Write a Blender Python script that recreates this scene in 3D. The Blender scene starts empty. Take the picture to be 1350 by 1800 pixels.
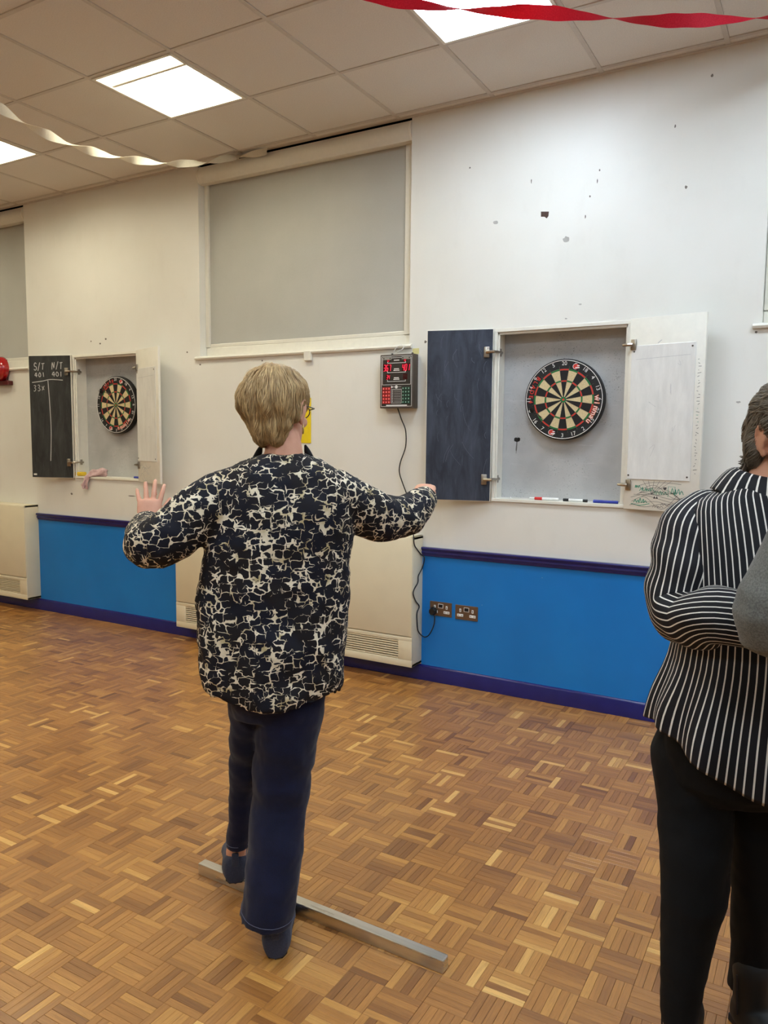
import bpy, bmesh, math, random
from mathutils import Vector, Matrix, noise
from mathutils.bvhtree import BVHTree
R = math.radians
random.seed(7)
sc = bpy.context.scene
col = sc.collection

# ------------------------------------------------------------------ camera
CAM = Vector((0.0, -4.1964, 1.49739))
RIGHT = Vector((0.86607, 0.49984, 0.00929))
UP = Vector((-0.0557, 0.07802, 0.99539))
FWD = Vector((-0.49681, 0.8626, -0.09542))
FPX = 1354.13
cd = bpy.data.cameras.new('camera')
cam = bpy.data.objects.new('camera', cd); col.objects.link(cam)
m3 = Matrix((RIGHT, UP, -FWD)).transposed()
cam.matrix_world = Matrix.Translation(CAM) @ m3.to_4x4()
cd.sensor_fit = 'VERTICAL'; cd.sensor_height = 36.0; cd.lens = FPX/1800*36.0
cd.clip_start = 0.05; cd.clip_end = 60
sc.camera = cam
# ------------------------------------------------------------------ world, exposure
w = bpy.data.worlds.new('night'); sc.world = w; w.use_nodes = True
w.node_tree.nodes['Background'].inputs[0].default_value = (0.01, 0.012, 0.02, 1)
w.node_tree.nodes['Background'].inputs[1].default_value = 0.0
sc.view_settings.view_transform = 'Standard'
sc.view_settings.look = 'None'
sc.view_settings.gamma = 1.0
sc.view_settings.use_curve_mapping = False
sc.view_settings.exposure = 0.52
LAMP_WARM, LAMP_COOL = (0.95, 0.90, 0.69), (0.80, 0.95, 1.10)
LAMP_POWER = 18.5

def ray(u, v):
    return FWD + RIGHT*((u-675)/FPX) - UP*((v-900)/FPX)
def on_wall(u, v, y=0.0):
    d = ray(u, v); return CAM + d*((y-CAM.y)/d.y)
def on_z(u, v, z=0.0):
    d = ray(u, v); return CAM + d*((z-CAM.z)/d.z)
def on_x(u, v, x):
    d = ray(u, v); return CAM + d*((x-CAM.x)/d.x)
def project(P):
    d = Vector(P)-CAM; f = d.dot(FWD)
    return (675+FPX*d.dot(RIGHT)/f, 900-FPX*d.dot(UP)/f, f)

# ------------------------------------------------------------------ materials
def srgb(r, g, b):
    f = lambda c: (c/255/12.92) if c/255 <= .04045 else ((c/255+.055)/1.055)**2.4
    return (f(r), f(g), f(b), 1)
class NT:
    def __init__(s, name):
        s.m = bpy.data.materials.new(name); s.m.use_nodes = True
        s.t = s.m.node_tree; s.b = s.t.nodes['Principled BSDF']; s.out = s.t.nodes['Material Output']
    def n(s, typ, **kw):
        nd = s.t.nodes.new(typ)
        for k, v in kw.items():
            if k.startswith('i_'):
                key = k[2:]
                nd.inputs[int(key) if key.isdigit() else key.replace('_', ' ')].default_value = v
            else: setattr(nd, k, v)
        return nd
    def l(s, a, b): s.t.links.new(a, b)
    def coord(s, kind='Object'): return s.n('ShaderNodeTexCoord').outputs[kind]
    def mapping(s, src, scale=(1,1,1), rot=(0,0,0), loc=(0,0,0)):
        mp = s.n('ShaderNodeMapping'); mp.inputs['Scale'].default_value = scale
        mp.inputs['Rotation'].default_value = rot; mp.inputs['Location'].default_value = loc
        s.l(src, mp.inputs[0]); return mp.outputs[0]
    def noise(s, src, scale, detail=3, rough=.5, dist=0):
        nd = s.n('ShaderNodeTexNoise', i_Scale=scale, i_Detail=detail, i_Roughness=rough, i_Distortion=dist)
        s.l(src, nd.inputs['Vector']); return nd.outputs[0]
    def ramp(s, src, pts, interp='LINEAR'):
        nd = s.n('ShaderNodeValToRGB'); e = nd.color_ramp.elements; nd.color_ramp.interpolation = interp
        while len(e) < len(pts): e.new(.5)
        for k, (p, c) in enumerate(pts): e[k].position = p; e[k].color = c
        s.l(src, nd.inputs[0]); return nd.outputs[0]
    def mix(s, fac, a, b, typ='MIX'):
        nd = s.n('ShaderNodeMix', data_type='RGBA', blend_type=typ)
        for i, v in ((0, fac), (6, a), (7, b)):
            if hasattr(v, 'links'): s.l(v, nd.inputs[i])
            else: nd.inputs[i].default_value = v
        return nd.outputs[2]
    def math(s, op, a, b=0.0, c=0.0):
        nd = s.n('ShaderNodeMath', operation=op)
        for i, v in enumerate((a, b, c)):
            if hasattr(v, 'links'): s.l(v, nd.inputs[i])
            else: nd.inputs[i].default_value = v
        return nd.outputs[0]
    def color(s, v):
        if hasattr(v, 'links'): s.l(v, s.b.inputs['Base Color'])
        else: s.b.inputs['Base Color'].default_value = v
    def set(s, rough=.5, metal=0, spec=.5, coat=0, coat_rough=.1, sheen=0):
        s.b.inputs['Roughness'].default_value = rough; s.b.inputs['Metallic'].default_value = metal
        s.b.inputs['Specular IOR Level'].default_value = spec
        s.b.inputs['Coat Weight'].default_value = coat; s.b.inputs['Coat Roughness'].default_value = coat_rough
        s.b.inputs['Sheen Weight'].default_value = sheen
    def bump(s, h, strength=.2, dist=.01):
        nd = s.n('ShaderNodeBump', i_Strength=strength, i_Distance=dist)
        s.l(h, nd.inputs['Height']); s.l(nd.outputs[0], s.b.inputs['Normal'])
def plain(name, c, rough=.5, metal=0, var=.06, scale=40, bump=0, spec=.5, coat=0):
    k = NT(name); o = k.coord()
    nz = k.noise(o, scale, 4)
    lo = tuple(max(0, x*(1-var)) for x in c[:3])+(1,); hi = tuple(min(1, x*(1+var)) for x in c[:3])+(1,)
    k.color(k.ramp(nz, [(.3, lo), (.7, hi)])); k.set(rough, metal, spec, coat)
    if bump: k.bump(nz, bump, .004)
    return k.m
def emit(name, c, strength):
    k = NT(name); k.color((0,0,0,1))
    k.b.inputs['Emission Color'].default_value = tuple(c[:3])+(1,); k.b.inputs['Emission Strength'].default_value = strength
    return k.m

M = {}
def mat_wall():
    k = NT('wall_paint'); o = k.coord()
    big = k.noise(o, 1.3, 3); fine = k.noise(o, 60, 4)
    c = k.ramp(big, [(.3, srgb(226,223,214)), (.7, srgb(236,234,227))])
    sm = k.noise(k.mapping(o, (5, 1, 2.2)), 1.7, 6, .65)
    c = k.mix(k.math('MULTIPLY', k.ramp(sm, [(.55, (0,0,0,1)), (.8, (1,1,1,1))]), .08), c, srgb(176,164,146))
    k.color(c); k.set(.42, 0, .4); k.bump(fine, .12, .002); return k.m
M['wall'] = mat_wall()
M['wall_far'] = plain('beige_hall_paint', srgb(200,190,174), .6, var=.05, scale=2)
M['white'] = plain('white_gloss_paint', srgb(232,228,216), .35, var=.03, scale=25)
M['cream_metal'] = plain('cream_enamel', srgb(226,214,184), .4, var=.02, scale=8)
M['ceiling_tile'] = plain('mineral_fibre_tile', srgb(226,220,212), .9, var=.05, scale=160, bump=.25)
M['tbar'] = plain('grid_enamel', srgb(206,198,188), .5, var=.03)
M['navy'] = plain('navy_gloss_paint', srgb(30,32,104), .22, var=.1, scale=12)
def mat_blue():
    k = NT('blue_wall_paint'); o = k.coord()
    c = k.ramp(k.noise(o, 2.2, 3), [(.3, srgb(14,116,196)), (.7, srgb(18,126,208))])
    sp = k.noise(o, 55, 2, .4)
    c = k.mix(k.ramp(sp, [(.80, (0,0,0,1)), (.83, (1,1,1,1))]), c, srgb(120,160,196))
    k.color(c); k.set(.38, 0, .45); k.bump(k.noise(o, 70, 3), .1, .002); return k.m
M['blue'] = mat_blue()
def mat_parquet():
    k = NT('parquet_wood')
    uv = k.n('ShaderNodeUVMap', uv_map='UVMap').outputs[0]
    tone = k.n('ShaderNodeAttribute', attribute_name='tone').outputs[2]
    grain = k.noise(k.mapping(uv, (9, 150, 1)), 1.0, 5, .6, 1.2)
    pore = k.noise(k.mapping(uv, (60, 900, 1)), 1.0, 2, .5)
    c = k.ramp(tone, [(0, srgb(128,82,40)), (.22, srgb(150,100,50)), (.55, srgb(174,120,60)), (.82, srgb(196,143,74)), (1, srgb(226,178,104))])
    c = k.mix(.75, c, k.ramp(grain, [(.25, (.62,.56,.5,1)), (.6, (1.05,1.03,1.0,1))]), 'MULTIPLY')
    c = k.mix(k.math('MULTIPLY', k.ramp(pore, [(.6, (0,0,0,1)), (.75, (1,1,1,1))]), .35), c, srgb(92,52,24))
    k.color(c); k.set(.34, 0, .5, .35, .22)
    k.bump(grain, .08, .002); return k.m
M['parquet'] = mat_parquet()
M['joint'] = plain('floor_base', srgb(70,42,22), .8)
M['steel'] = None
def mat_steel():
    k = NT('scuffed_steel'); o = k.coord()
    s = k.noise(k.mapping(o, (3, 45, 45)), 1, 3, .5)
    k.color(k.ramp(s, [(.3, srgb(196,194,190)), (.7, srgb(226,224,220))]))
    k.set(.28, 1.0); k.l(k.ramp(s, [(.3, (.26,.26,.26,1)), (.8, (.36,.36,.36,1))]), k.b.inputs['Roughness']); return k.m
M['steel'] = mat_steel()
M['chrome'] = plain('hinge_metal', srgb(176,168,156), .3, 1.0)
M['plastic_black'] = plain('black_plastic', srgb(22,21,22), .4)
M['rubber'] = plain('cable_rubber', srgb(18,18,20), .5)

# ------------------------------------------------------------------ mesh helpers
class MB:
    def __init__(s): s.v = []; s.f = []; s.uv = {}; s.smooth = False; s.mi = []; s.cur = 0
    def add(s, vs, fs):
        b = len(s.v); s.v += [tuple(v) for v in vs]
        for f in fs: s.f.append(tuple(b+i for i in f)); s.mi.append(s.cur)
        return b
    def box(s, x0, x1, y0, y1, z0, z1, mat=None):
        vs = [Vector((x, y, z)) for z in (z0, z1) for y in (y0, y1) for x in (x0, x1)]
        if mat is not None: vs = [mat @ v for v in vs]
        s.add(vs, [(0,2,3,1),(4,5,7,6),(0,1,5,4),(2,6,7,3),(0,4,6,2),(1,3,7,5)]); return s
    def bbox(s, x0, x1, y0, y1, z0, z1, c=.004, mat=None):
        """box with chamfered edges"""
        cx, cy, cz = min(c, (x1-x0)/2.1), min(c, (y1-y0)/2.1), min(c, (z1-z0)/2.1)
        bm = bmesh.new(); bmesh.ops.create_cube(bm, size=1)
        for v in bm.verts: v.co = Vector(((x0+x1)/2+v.co.x*(x1-x0), (y0+y1)/2+v.co.y*(y1-y0), (z0+z1)/2+v.co.z*(z1-z0)))
        bmesh.ops.bevel(bm, geom=list(bm.edges), offset=min(cx, cy, cz), segments=2, affect='EDGES', profile=.5)
        bm.verts.index_update()
        vs = [mat @ v.co if mat is not None else v.co.copy() for v in bm.verts]
        s.add(vs, [tuple(v.index for v in f.verts) for f in bm.faces]); bm.free(); return s
    def loft(s, rings, cap=True, closed=True):
        n = len(rings[0]); b = len(s.v)
        for r in rings: s.v += [tuple(p) for p in r]
        for i in range(len(rings)-1):
            for j in range(n if closed else n-1):
                k = (j+1) % n
                s.f.append((b+i*n+j, b+i*n+k, b+(i+1)*n+k, b+(i+1)*n+j)); s.mi.append(s.cur)
        if cap:
            s.f.append(tuple(b+j for j in reversed(range(n)))); s.mi.append(s.cur)
            e = b+(len(rings)-1)*n
            s.f.append(tuple(e+j for j in range(n))); s.mi.append(s.cur)
        return s
    def tube(s, pts, r, n=8, cap=True):
        pts = [Vector(p) for p in pts]; rr = r if isinstance(r, (list, tuple)) else [r]*len(pts)
        rings = []; up = None
        for i, p in enumerate(pts):
            d = (pts[min(i+1, len(pts)-1)]-pts[max(i-1, 0)])
            d = d.normalized() if d.length > 1e-9 else Vector((0,0,1))
            if up is None: up = d.orthogonal().normalized()
            up = (up-d*up.dot(d)); up = up.normalized() if up.length > 1e-6 else d.orthogonal().normalized()
            sd = d.cross(up)
            rings.append([p+(up*math.cos(a)+sd*math.sin(a))*rr[i] for a in (2*math.pi*k/n for k in range(n))])
        return s.loft(rings, cap)
    def cyl(s, p0, p1, r0, r1=None, n=16): return s.tube([p0, p1], [r0, r0 if r1 is None else r1], n)
    def ribbon(s, pts, width, normal, th=.0004):
        """flat stroke of given width lying on a plane with normal"""
        pts = [Vector(p) for p in pts]; nrm = Vector(normal).normalized(); rings = []
        for i, p in enumerate(pts):
            d = pts[min(i+1, len(pts)-1)]-pts[max(i-1, 0)]
            if d.length < 1e-9: d = Vector((1,0,0))
            sd = d.normalized().cross(nrm).normalized()*width*.5
            rings.append([p-sd, p+sd, p+sd+nrm*th, p-sd+nrm*th])
        return s.loft(rings)
    def poly(s, pts, normal, th=.0006):
        n = len(pts); nv = Vector(normal)*th; pts = [Vector(p) for p in pts]
        s.add([*pts, *[p+nv for p in pts]], [tuple(reversed(range(n))), tuple(range(n, 2*n))]+[(i, (i+1) % n, n+(i+1) % n, n+i) for i in range(n)])
        return s
    def xf(s, mat, start=0):
        for i in range(start, len(s.v)): s.v[i] = tuple(mat @ Vector(s.v[i]))
        return s
    def mesh(s, name, fix=True):
        me = bpy.data.meshes.new(name); me.from_pydata(s.v, [], s.f); me.update()
        if fix and s.f:
            bm = bmesh.new(); bm.from_mesh(me); bmesh.ops.recalc_face_normals(bm, faces=bm.faces); bm.to_mesh(me); bm.free()
        return me
    def build(s, name, mat, parent=None, loc=None, rot=None, smooth=False, angle=None):
        me = s.mesh(name)
        mats = mat if isinstance(mat, (list, tuple)) else [mat]
        for m in mats: me.materials.append(m)
        if len(mats) > 1:
            for p, i in zip(me.polygons, s.mi): p.material_index = i
        if smooth or s.smooth:
            me.shade_smooth()
            if angle: me.set_sharp_from_angle(angle=R(angle))
        return link(name, me, parent, loc, rot)
def link(name, me, parent=None, loc=None, rot=None):
    o = bpy.data.objects.new(name, me); col.objects.link(o)
    if parent is not None: o.parent = parent
    if loc is not None: o.location = loc
    if rot is not None: o.rotation_euler = rot
    return o
def tag(o, label=None, cat=None, group=None, kind=None):
    if label: o['label'] = label
    if cat: o['category'] = cat
    if group: o['group'] = group
    if kind: o['kind'] = kind
    return o
def empty(name, loc=(0,0,0), rz=0, **kw):
    o = bpy.data.objects.new(name, None); col.objects.link(o)
    o.location = loc; o.rotation_euler = (0, 0, rz); o.empty_display_size = .1
    return tag(o, **kw)
_tc = {}
def text_geo(s, size, mbx=0.0):
    """outline text (built-in font) as flat verts/faces centred on origin in XY"""
    key = (s, size, mbx)
    if key in _tc: return _tc[key]
    cu = bpy.data.curves.new('txt', 'FONT'); cu.body = s; cu.size = size; cu.align_x = 'CENTER'; cu.align_y = 'CENTER'
    cu.offset = mbx; cu.resolution_u = 3
    o = bpy.data.objects.new('txt', cu); col.objects.link(o)
    bpy.context.view_layer.update()
    me = bpy.data.meshes.new_from_object(o.evaluated_get(bpy.context.evaluated_depsgraph_get()))
    r = ([v.co.copy() for v in me.vertices], [tuple(p.vertices) for p in me.polygons])
    bpy.data.objects.remove(o); bpy.data.curves.remove(cu); bpy.data.meshes.remove(me)
    _tc[key] = r; return r

# ------------------------------------------------------------------ room
XMIN, XMAX, YMIN, ZC = -9.23, 3.67, -7.267, 3.388
GX, GY = -3.530, -0.667
WIN = [(-7.58, -5.884), (-3.95, -2.25), (-0.32, 1.38)]      # recess edges along the wall
WZ0, WZ1, WDEP = 2.07, ZC, .12
CABS = [(-5.322, -4.577, 1.150, 2.139), (-1.693, -0.935, 1.138, 2.124)]
CDEP = .125

def build_wall_back():
    xs = sorted({XMIN, XMAX, *[a for w_ in WIN for a in w_], *[a for c in CABS for a in c[:2]]})
    zs = sorted({0.0, ZC, WZ0, *[a for c in CABS for a in c[2:]]})
    mb = MB()
    def hole(xc, zc):
        for a, b in WIN:
            if a < xc < b and zc > WZ0: return 1
        for a, b, c, d in CABS:
            if a < xc < b and c < zc < d: return 1
        return 0
    T = .22
    for i in range(len(xs)-1):
        for j in range(len(zs)-1):
            if not hole((xs[i]+xs[i+1])/2, (zs[j]+zs[j+1])/2):
                mb.add([(xs[i],0,zs[j]),(xs[i+1],0,zs[j]),(xs[i+1],0,zs[j+1]),(xs[i],0,zs[j+1])], [(0,1,2,3)])
    for a, b in WIN:   # reveals
        mb.add([(a,0,WZ0),(a,T,WZ0),(a,T,ZC),(a,0,ZC)], [(0,1,2,3)])
        mb.add([(b,0,WZ0),(b,T,WZ0),(b,T,ZC),(b,0,ZC)], [(3,2,1,0)])
        mb.add([(a,0,WZ0),(b,0,WZ0),(b,T,WZ0),(a,T,WZ0)], [(0,1,2,3)])
    for a, b, c, d in CABS:
        for P in ([(a,0,c),(a,T,c),(a,T,d),(a,0,d)], [(b,0,d),(b,T,d),(b,T,c),(b,0,c)], [(a,0,c),(b,0,c),(b,T,c),(a,T,c)], [(a,T,d),(b,T,d),(b,0,d),(a,0,d)]):
            mb.add(P, [(0,1,2,3)])
    mb.add([(XMIN,T,0),(XMAX,T,0),(XMAX,T,ZC),(XMIN,T,ZC)], [(0,1,2,3)])
    me = mb.mesh('wall_back', fix=False); me.materials.append(M['wall'])
    return tag(link('wall_back', me), kind='structure')
wall = build_wall_back()
for nm, a in (('wall_left', (XMIN-.15, XMIN, YMIN-.15, .22, -.1, ZC+.2)), ('wall_right', (XMAX, XMAX+.15, YMIN-.15, .22, -.1, ZC+.2)), ('wall_front', (XMIN, XMAX, YMIN-.15, YMIN, -.1, ZC+.2))):
    tag(MB().box(*a).build(nm, M['wall_far']), kind='structure')

# dado, chair rail, skirting
HEAT = [(-7.77, -5.817), (-4.094, -2.136)]                  # heater ends
BAYS = [(XMIN, HEAT[0][0]), (HEAT[0][1], HEAT[1][0]), (HEAT[1][1], XMAX)]
for a, b in BAYS:
    MB().box(a, b, -.004, 0, .09, .79).build('dado_panel', M['blue'], wall)
n = 0
def extrude_profile(prof, x0, x1):
    mb = MB(); mb.loft([[(x, y, z) for y, z in prof] for x in (x0, x1)]); return mb
rail = [(0,.780),(-.010,.780),(-.014,.786),(-.014,.792),(-.020,.797),(-.022,.804),(-.018,.811),(-.019,.816),(-.027,.822),(-.029,.830),(-.025,.836),(0,.836)]
for a, b in BAYS:
    n += 1; tag(extrude_profile(rail, a, b).build('trim_%d' % n, M['navy'], smooth=True, angle=40), kind='structure')
skirt = [(0,0),(-.016,0),(-.016,.083),(-.012,.091),(-.006,.095),(0,.096)]
tag(extrude_profile(skirt, XMIN, XMAX).build('baseboard_back', M['navy'], smooth=True, angle=40), kind='structure')

# floor: base slab + parquet fingers laid basket-wise in 118 mm squares
floor = tag(MB().box(XMIN-.1, XMAX+.1, YMIN-.1, .25, -.10, -.004).build('floor', M['joint']), kind='structure')
SQ, FX0, FY0, NF = .1180, -1.095, -2.118, 5
def finger_geo(cx, cy, lx, ly, rng):
    g = .00035; c = .0007; dz = rng.uniform(-.0002, .0002)
    hx, hy = lx/2-g, ly/2-g
    vs = [(-hx,-hy,-.005),(hx,-hy,-.005),(hx,hy,-.005),(-hx,hy,-.005)]
    vs += [(-hx,-hy,-c+dz),(hx,-hy,-c+dz),(hx,hy,-c+dz),(-hx,hy,-c+dz)]
    hx -= c; hy -= c
    vs += [(-hx,-hy,dz),(hx,-hy,dz),(hx,hy,dz),(-hx,hy,dz)]
    fs = [(0,1,5,4),(1,2,6,5),(2,3,7,6),(3,0,4,7),(4,5,9,8),(5,6,10,9),(6,7,11,10),(7,4,8,11),(8,9,10,11)]
    return vs, fs
def parquet():
    rng = random.Random(11); F = []
    i0, i1 = int((-8.4-FX0)/SQ), int((1.6-FX0)/SQ)
    j0, j1 = int((-4.7-FY0)/SQ), int((0.0-FY0)/SQ)
    for i in range(i0, i1):
        for j in range(j0, j1+1):
            x0, y0 = FX0+i*SQ, FY0+j*SQ
            sqt = rng.gauss(0, .10)
            along_y = (i+j) % 2 == 0
            for k in range(NF):
                fw = SQ/NF
                if along_y: cx, cy, lx, ly = x0+(k+.5)*fw, y0+SQ/2, fw, SQ
                else: cx, cy, lx, ly = x0+SQ/2, y0+(k+.5)*fw, SQ, fw
                if cy-ly/2 > -.02: continue
                if cy+ly/2 > -.012: ly, cy = -.012-(cy-ly/2), (-.012+(cy-ly/2))/2
                t = .46+sqt+rng.gauss(0, .15)
                if rng.random() < .07: t += .3
                if rng.random() < .08: t -= .25
                F.append((cx, cy, lx, ly, along_y, min(1, max(0, t)), rng.random()*50, rng.random()*50))
    def vis(f):
        u, v, d = project((f[0], f[1], 0))
        ok = d > 0 and -20 < u < 1370 and 1000 < v < 1815
        if ok and (1150 < u and v > 1420 and u < 1265): ok = False
        if ok and (425 < u < 520 and v < 1640): ok = False
        return ok, d
    vs_ = [(vis(f), k) for k, f in enumerate(F)]
    near = set(k for (ok, d), k in sorted((x for x in vs_ if x[0][0]), key=lambda x: x[0][1])[:300])
    def put(me, fl, corner_start=0): pass
    def make(name, fl, base=None):
        V, FA, UVs, T = [], [], [], []
        for f in fl:
            vs, fs = finger_geo(*f[:4], rng); b = len(V)
            ox, oy = (f[0], f[1]) if base is None else (f[0]-base[0], f[1]-base[1])
            for (x, y, z) in vs:
                V.append((x+ox, y+oy, z)); T.append(f[5])
                a, c = (y, x) if f[4] else (x, y)
                UVs.append((a+f[6], c+f[7]))
            FA += [tuple(b+q for q in ff) for ff in fs]
        me = bpy.data.meshes.new(name); me.from_pydata(V, [], FA); me.update()
        uvl = me.uv_layers.new(name='UVMap'); li = [0]*len(me.loops); me.loops.foreach_get('vertex_index', li)
        flat = [c for i in li for c in UVs[i]]; uvl.data.foreach_set('uv', flat)
        at = me.attributes.new('tone', 'FLOAT', 'POINT'); at.data.foreach_set('value', T)
        me.materials.append(M['parquet']); return me
    for k in sorted(near):
        f = F[k]; o = link('wood_block', make('wood_block', [f], f), floor, (f[0], f[1], 0))
    o = link('wood_block_field', make('wood_block_field', [f for k, f in enumerate(F) if k not in near]), floor)
    o['kind'] = 'stuff'
parquet()

# ceiling: soffit slab above, grid bars, tiles, light fittings
ceil = tag(MB().box(XMIN-.1, XMAX+.1, YMIN-.1, .25, ZC+.14, ZC+.24).build('ceiling', M['tbar']), kind='structure')
xl = [GX+.6*i for i in range(-9, 13)]; yl = [GY+.6]+[GY-.6*j for j in range(0, 12)]
LIGHTS = {(i, j) for i in (-9+3, -3, 0, 3, 6, 9) for j in (0, 4, 8)}
for x in xl: MB().bbox(x-.012, x+.012, YMIN, 0, ZC, ZC+.03, .002).build('grid_bar', M['tbar'], ceil)
for y in yl: MB().bbox(XMIN, XMAX, y-.012, y+.012, ZC+.0005, ZC+.03, .002).build('grid_bar', M['tbar'], ceil)
MB().box(XMIN, XMAX, -.022, .0, ZC-.003, ZC+.02).build('wall_angle', M['tbar'], ceil)
tile_me = MB().bbox(-.289, .289, -.289, .289, 0, .014, .003).mesh('ceiling_tile'); tile_me.materials.append(M['ceiling_tile'])
edge_me = MB().bbox(-.289, .289, -.020, .020, 0, .014, .003).mesh('ceiling_tile'); edge_me.materials.append(M['ceiling_tile'])
trng = random.Random(3)
for i in range(-9, 12):
    for j in range(0, 11):
        if (i, j) in LIGHTS: continue
        o = link('ceiling_tile', tile_me, ceil, (GX+.6*i+.3, GY-.6*j-.3, ZC+.004+trng.uniform(-.001, .002)))
    link('ceiling_tile', tile_me, ceil, (GX+.6*i+.3, GY+.3, ZC+.004+trng.uniform(-.001, .002)))
    link('ceiling_tile', edge_me, ceil, (GX+.6*i+.3, -.034, ZC+.004))

# ------------------------------------------------------------------ ceiling lights
M['lamp_warm'] = emit('lamp_diffuser_warm', LAMP_WARM, LAMP_POWER)
M['lamp_cool'] = emit('lamp_diffuser_cool', LAMP_COOL, LAMP_POWER)
M['reflector'] = plain('lamp_reflector', srgb(240,236,226), .4, var=.02)
def ceiling_light(i, j, num):
    x, y = GX+.6*i+.3, GY-.6*j-.3
    lab = {(0,0): 'recessed square ceiling light with stepped diffuser and divider bar, above the middle blind',
           (3,0): 'flat square ceiling light with plain white diffuser, behind the red streamer',
           (-3,0): 'square recessed ceiling light beyond the end of the white streamer'}.get((i, j))
    nm = (lambda q: q) if lab else (lambda q: '%s_%d_offscreen' % (q, num))
    t = empty(nm('ceiling_light'), (x, y, ZC), label=lab or 'square recessed ceiling light in the tiles behind the players', cat='light', group='ceiling lights')
    fr = MB()
    for a in ((-.288,.288,-.288,-.272), (-.288,.288,.272,.288), (-.288,-.272,-.272,.272), (.272,.288,-.272,.272)): fr.box(*a, -.004, .012)
    fr.build('frame', M['white'], t)
    if i <= 0:
        hs = MB()
        lo, hi, H = .274, .238, .085
        q = lambda r, z: [(-r,-r,z),(r,-r,z),(r,r,z),(-r,r,z)]
        hs.loft([q(lo, .002), q(hi, H)], cap=False)
        hs.build('reflector', M['reflector'], t)
        MB().box(-hi-.01, hi+.01, -hi-.01, hi+.01, H+.006, H+.03).build('housing', M['tbar'], t)
        MB().box(-hi, hi, -hi, hi, H, H+.005).build(nm('diffuser'), M['lamp_warm'], t)
        MB().bbox(-.272, .272, -.165, -.145, .004, .03, .003).build('divider', M['white'], t)
    else:
        MB().box(-.274, .274, -.274, .274, .004, .010).build(nm('diffuser'), M['lamp_cool'], t)
        MB().box(-.28, .28, -.28, .28, .014, .06).build('housing', M['tbar'], t)
for k_, ij in enumerate(sorted(LIGHTS)): ceiling_light(*ij, k_+1)

# ------------------------------------------------------------------ windows and blinds
M['blind'] = None
def mat_blind():
    k = NT('blind_fabric'); o = k.coord()
    wv = k.noise(o, 900, 2); st = k.noise(o, 3, 3)
    c = k.mix(.4, k.ramp(st, [(.3, srgb(176,175,168)), (.7, srgb(186,185,178))]), k.ramp(wv, [(.3, srgb(168,167,160)), (.7, srgb(194,193,186))]))
    k.color(c); k.set(.7, 0, .3); return k.m
M['blind'] = mat_blind()
M['alu'] = plain('white_channel', srgb(226,222,210), .3, var=.02)
M['glass'] = None
def mat_glass():
    k = NT('night_glass'); k.color((.02,.03,.05,1)); k.set(.05, 0, .5); return k.m
M['glass'] = mat_glass()
BL = ['grey roller blind in the window beyond the smaller open cabinet', 'grey roller blind above the scoreboard between the two dartboard cabinets', 'grey roller blind in the window beside the open white door']
for n_, (a, b) in enumerate(WIN):
    wr = tag(empty('window_%d' % (n_+1), ((a+b)/2, .1, WZ0)), kind='structure')
    hw = (b-a)/2
    MB().box(-hw, hw, .10, .108, .05, ZC-WZ0).build('pane', M['glass'], wr)
    fr = MB()
    for q in ((-hw, -hw+.06), (-.03, .03), (hw-.06, hw)): fr.box(*q, .085, .115, .02, ZC-WZ0)
    fr.build('frame', M['white'], wr)
    sill = MB(); pr = [(.0,-.003),(-.105,-.003),(-.118,-.008),(-.123,-.016),(-.118,-.026),(-.106,-.028),(-.10,-.028),(-.10,-.004)]
    sill.loft([[(x, y, z) for y, z in pr] for x in (-hw-.038, hw+.02)]); sill.build('sill', M['white'], wr, smooth=True, angle=50)
    MB().bbox(-hw+.001, hw-.001, -.035, .0, -.001, .064, .004).build('bottom_rail', M['white'], wr)
    if n_ == 1:
        p = on_wall(543.5, 625)
        MB().bbox(p.x-(a+b)/2-.028, p.x-(a+b)/2+.028, -.125, -.10, p.z-WZ0-.035, p.z-WZ0+.028, .004).build('sill_block', M['white'], wr)
    rb = empty('roller_blind', ((a+b)/2, .08, WZ0+.07), label=BL[n_], cat='blind', group='roller blinds')
    ztop = 3.285-(WZ0+.07)
    MB().box(-hw+.030, hw-.055, -.004, -.001, 0, ztop).build('fabric', M['blind'], rb)
    MB().bbox(-hw+.03, hw-.055, -.012, .0, -.006, .02, .004).build('bottom_bar', M['alu'], rb)
    for s, q in ((-1, (-hw+.002, -hw+.034)), (1, (hw-.072, hw-.002))):
        MB().bbox(*q, -.022, .01, -.004, ztop+.02, .003).build('side_channel', M['alu'], rb)
    # rounded cassette: profile extruded
    z0, z1 = 3.258-(WZ0+.07), 3.372-(WZ0+.07)
    prof = [(.01, z0+.012), (-.055, z0), (-.072, z0+.004), (-.078, z0+.012)]
    for k in range(7):
        t_ = k/6; prof.append((-.079-.020*math.sin(t_*math.pi), z0+.016+(z1-z0-.016)*t_))
    prof += [(.01, z1)]
    cs = MB(); cs.loft([[(x, y, z) for y, z in prof] for x in (-hw+.002, hw-.002)]); cs.build('cassette', M['alu'], rb, smooth=True, angle=35)
    ec = MB()
    for x in (-hw+.002, hw-.012):
        ec = MB(); ec.loft([[(xx, y-.002 if y < 0 else y, z) for y, z in prof] for xx in (x-.001, x+.011)]); ec.build('end_cap', M['white'], rb)

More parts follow.
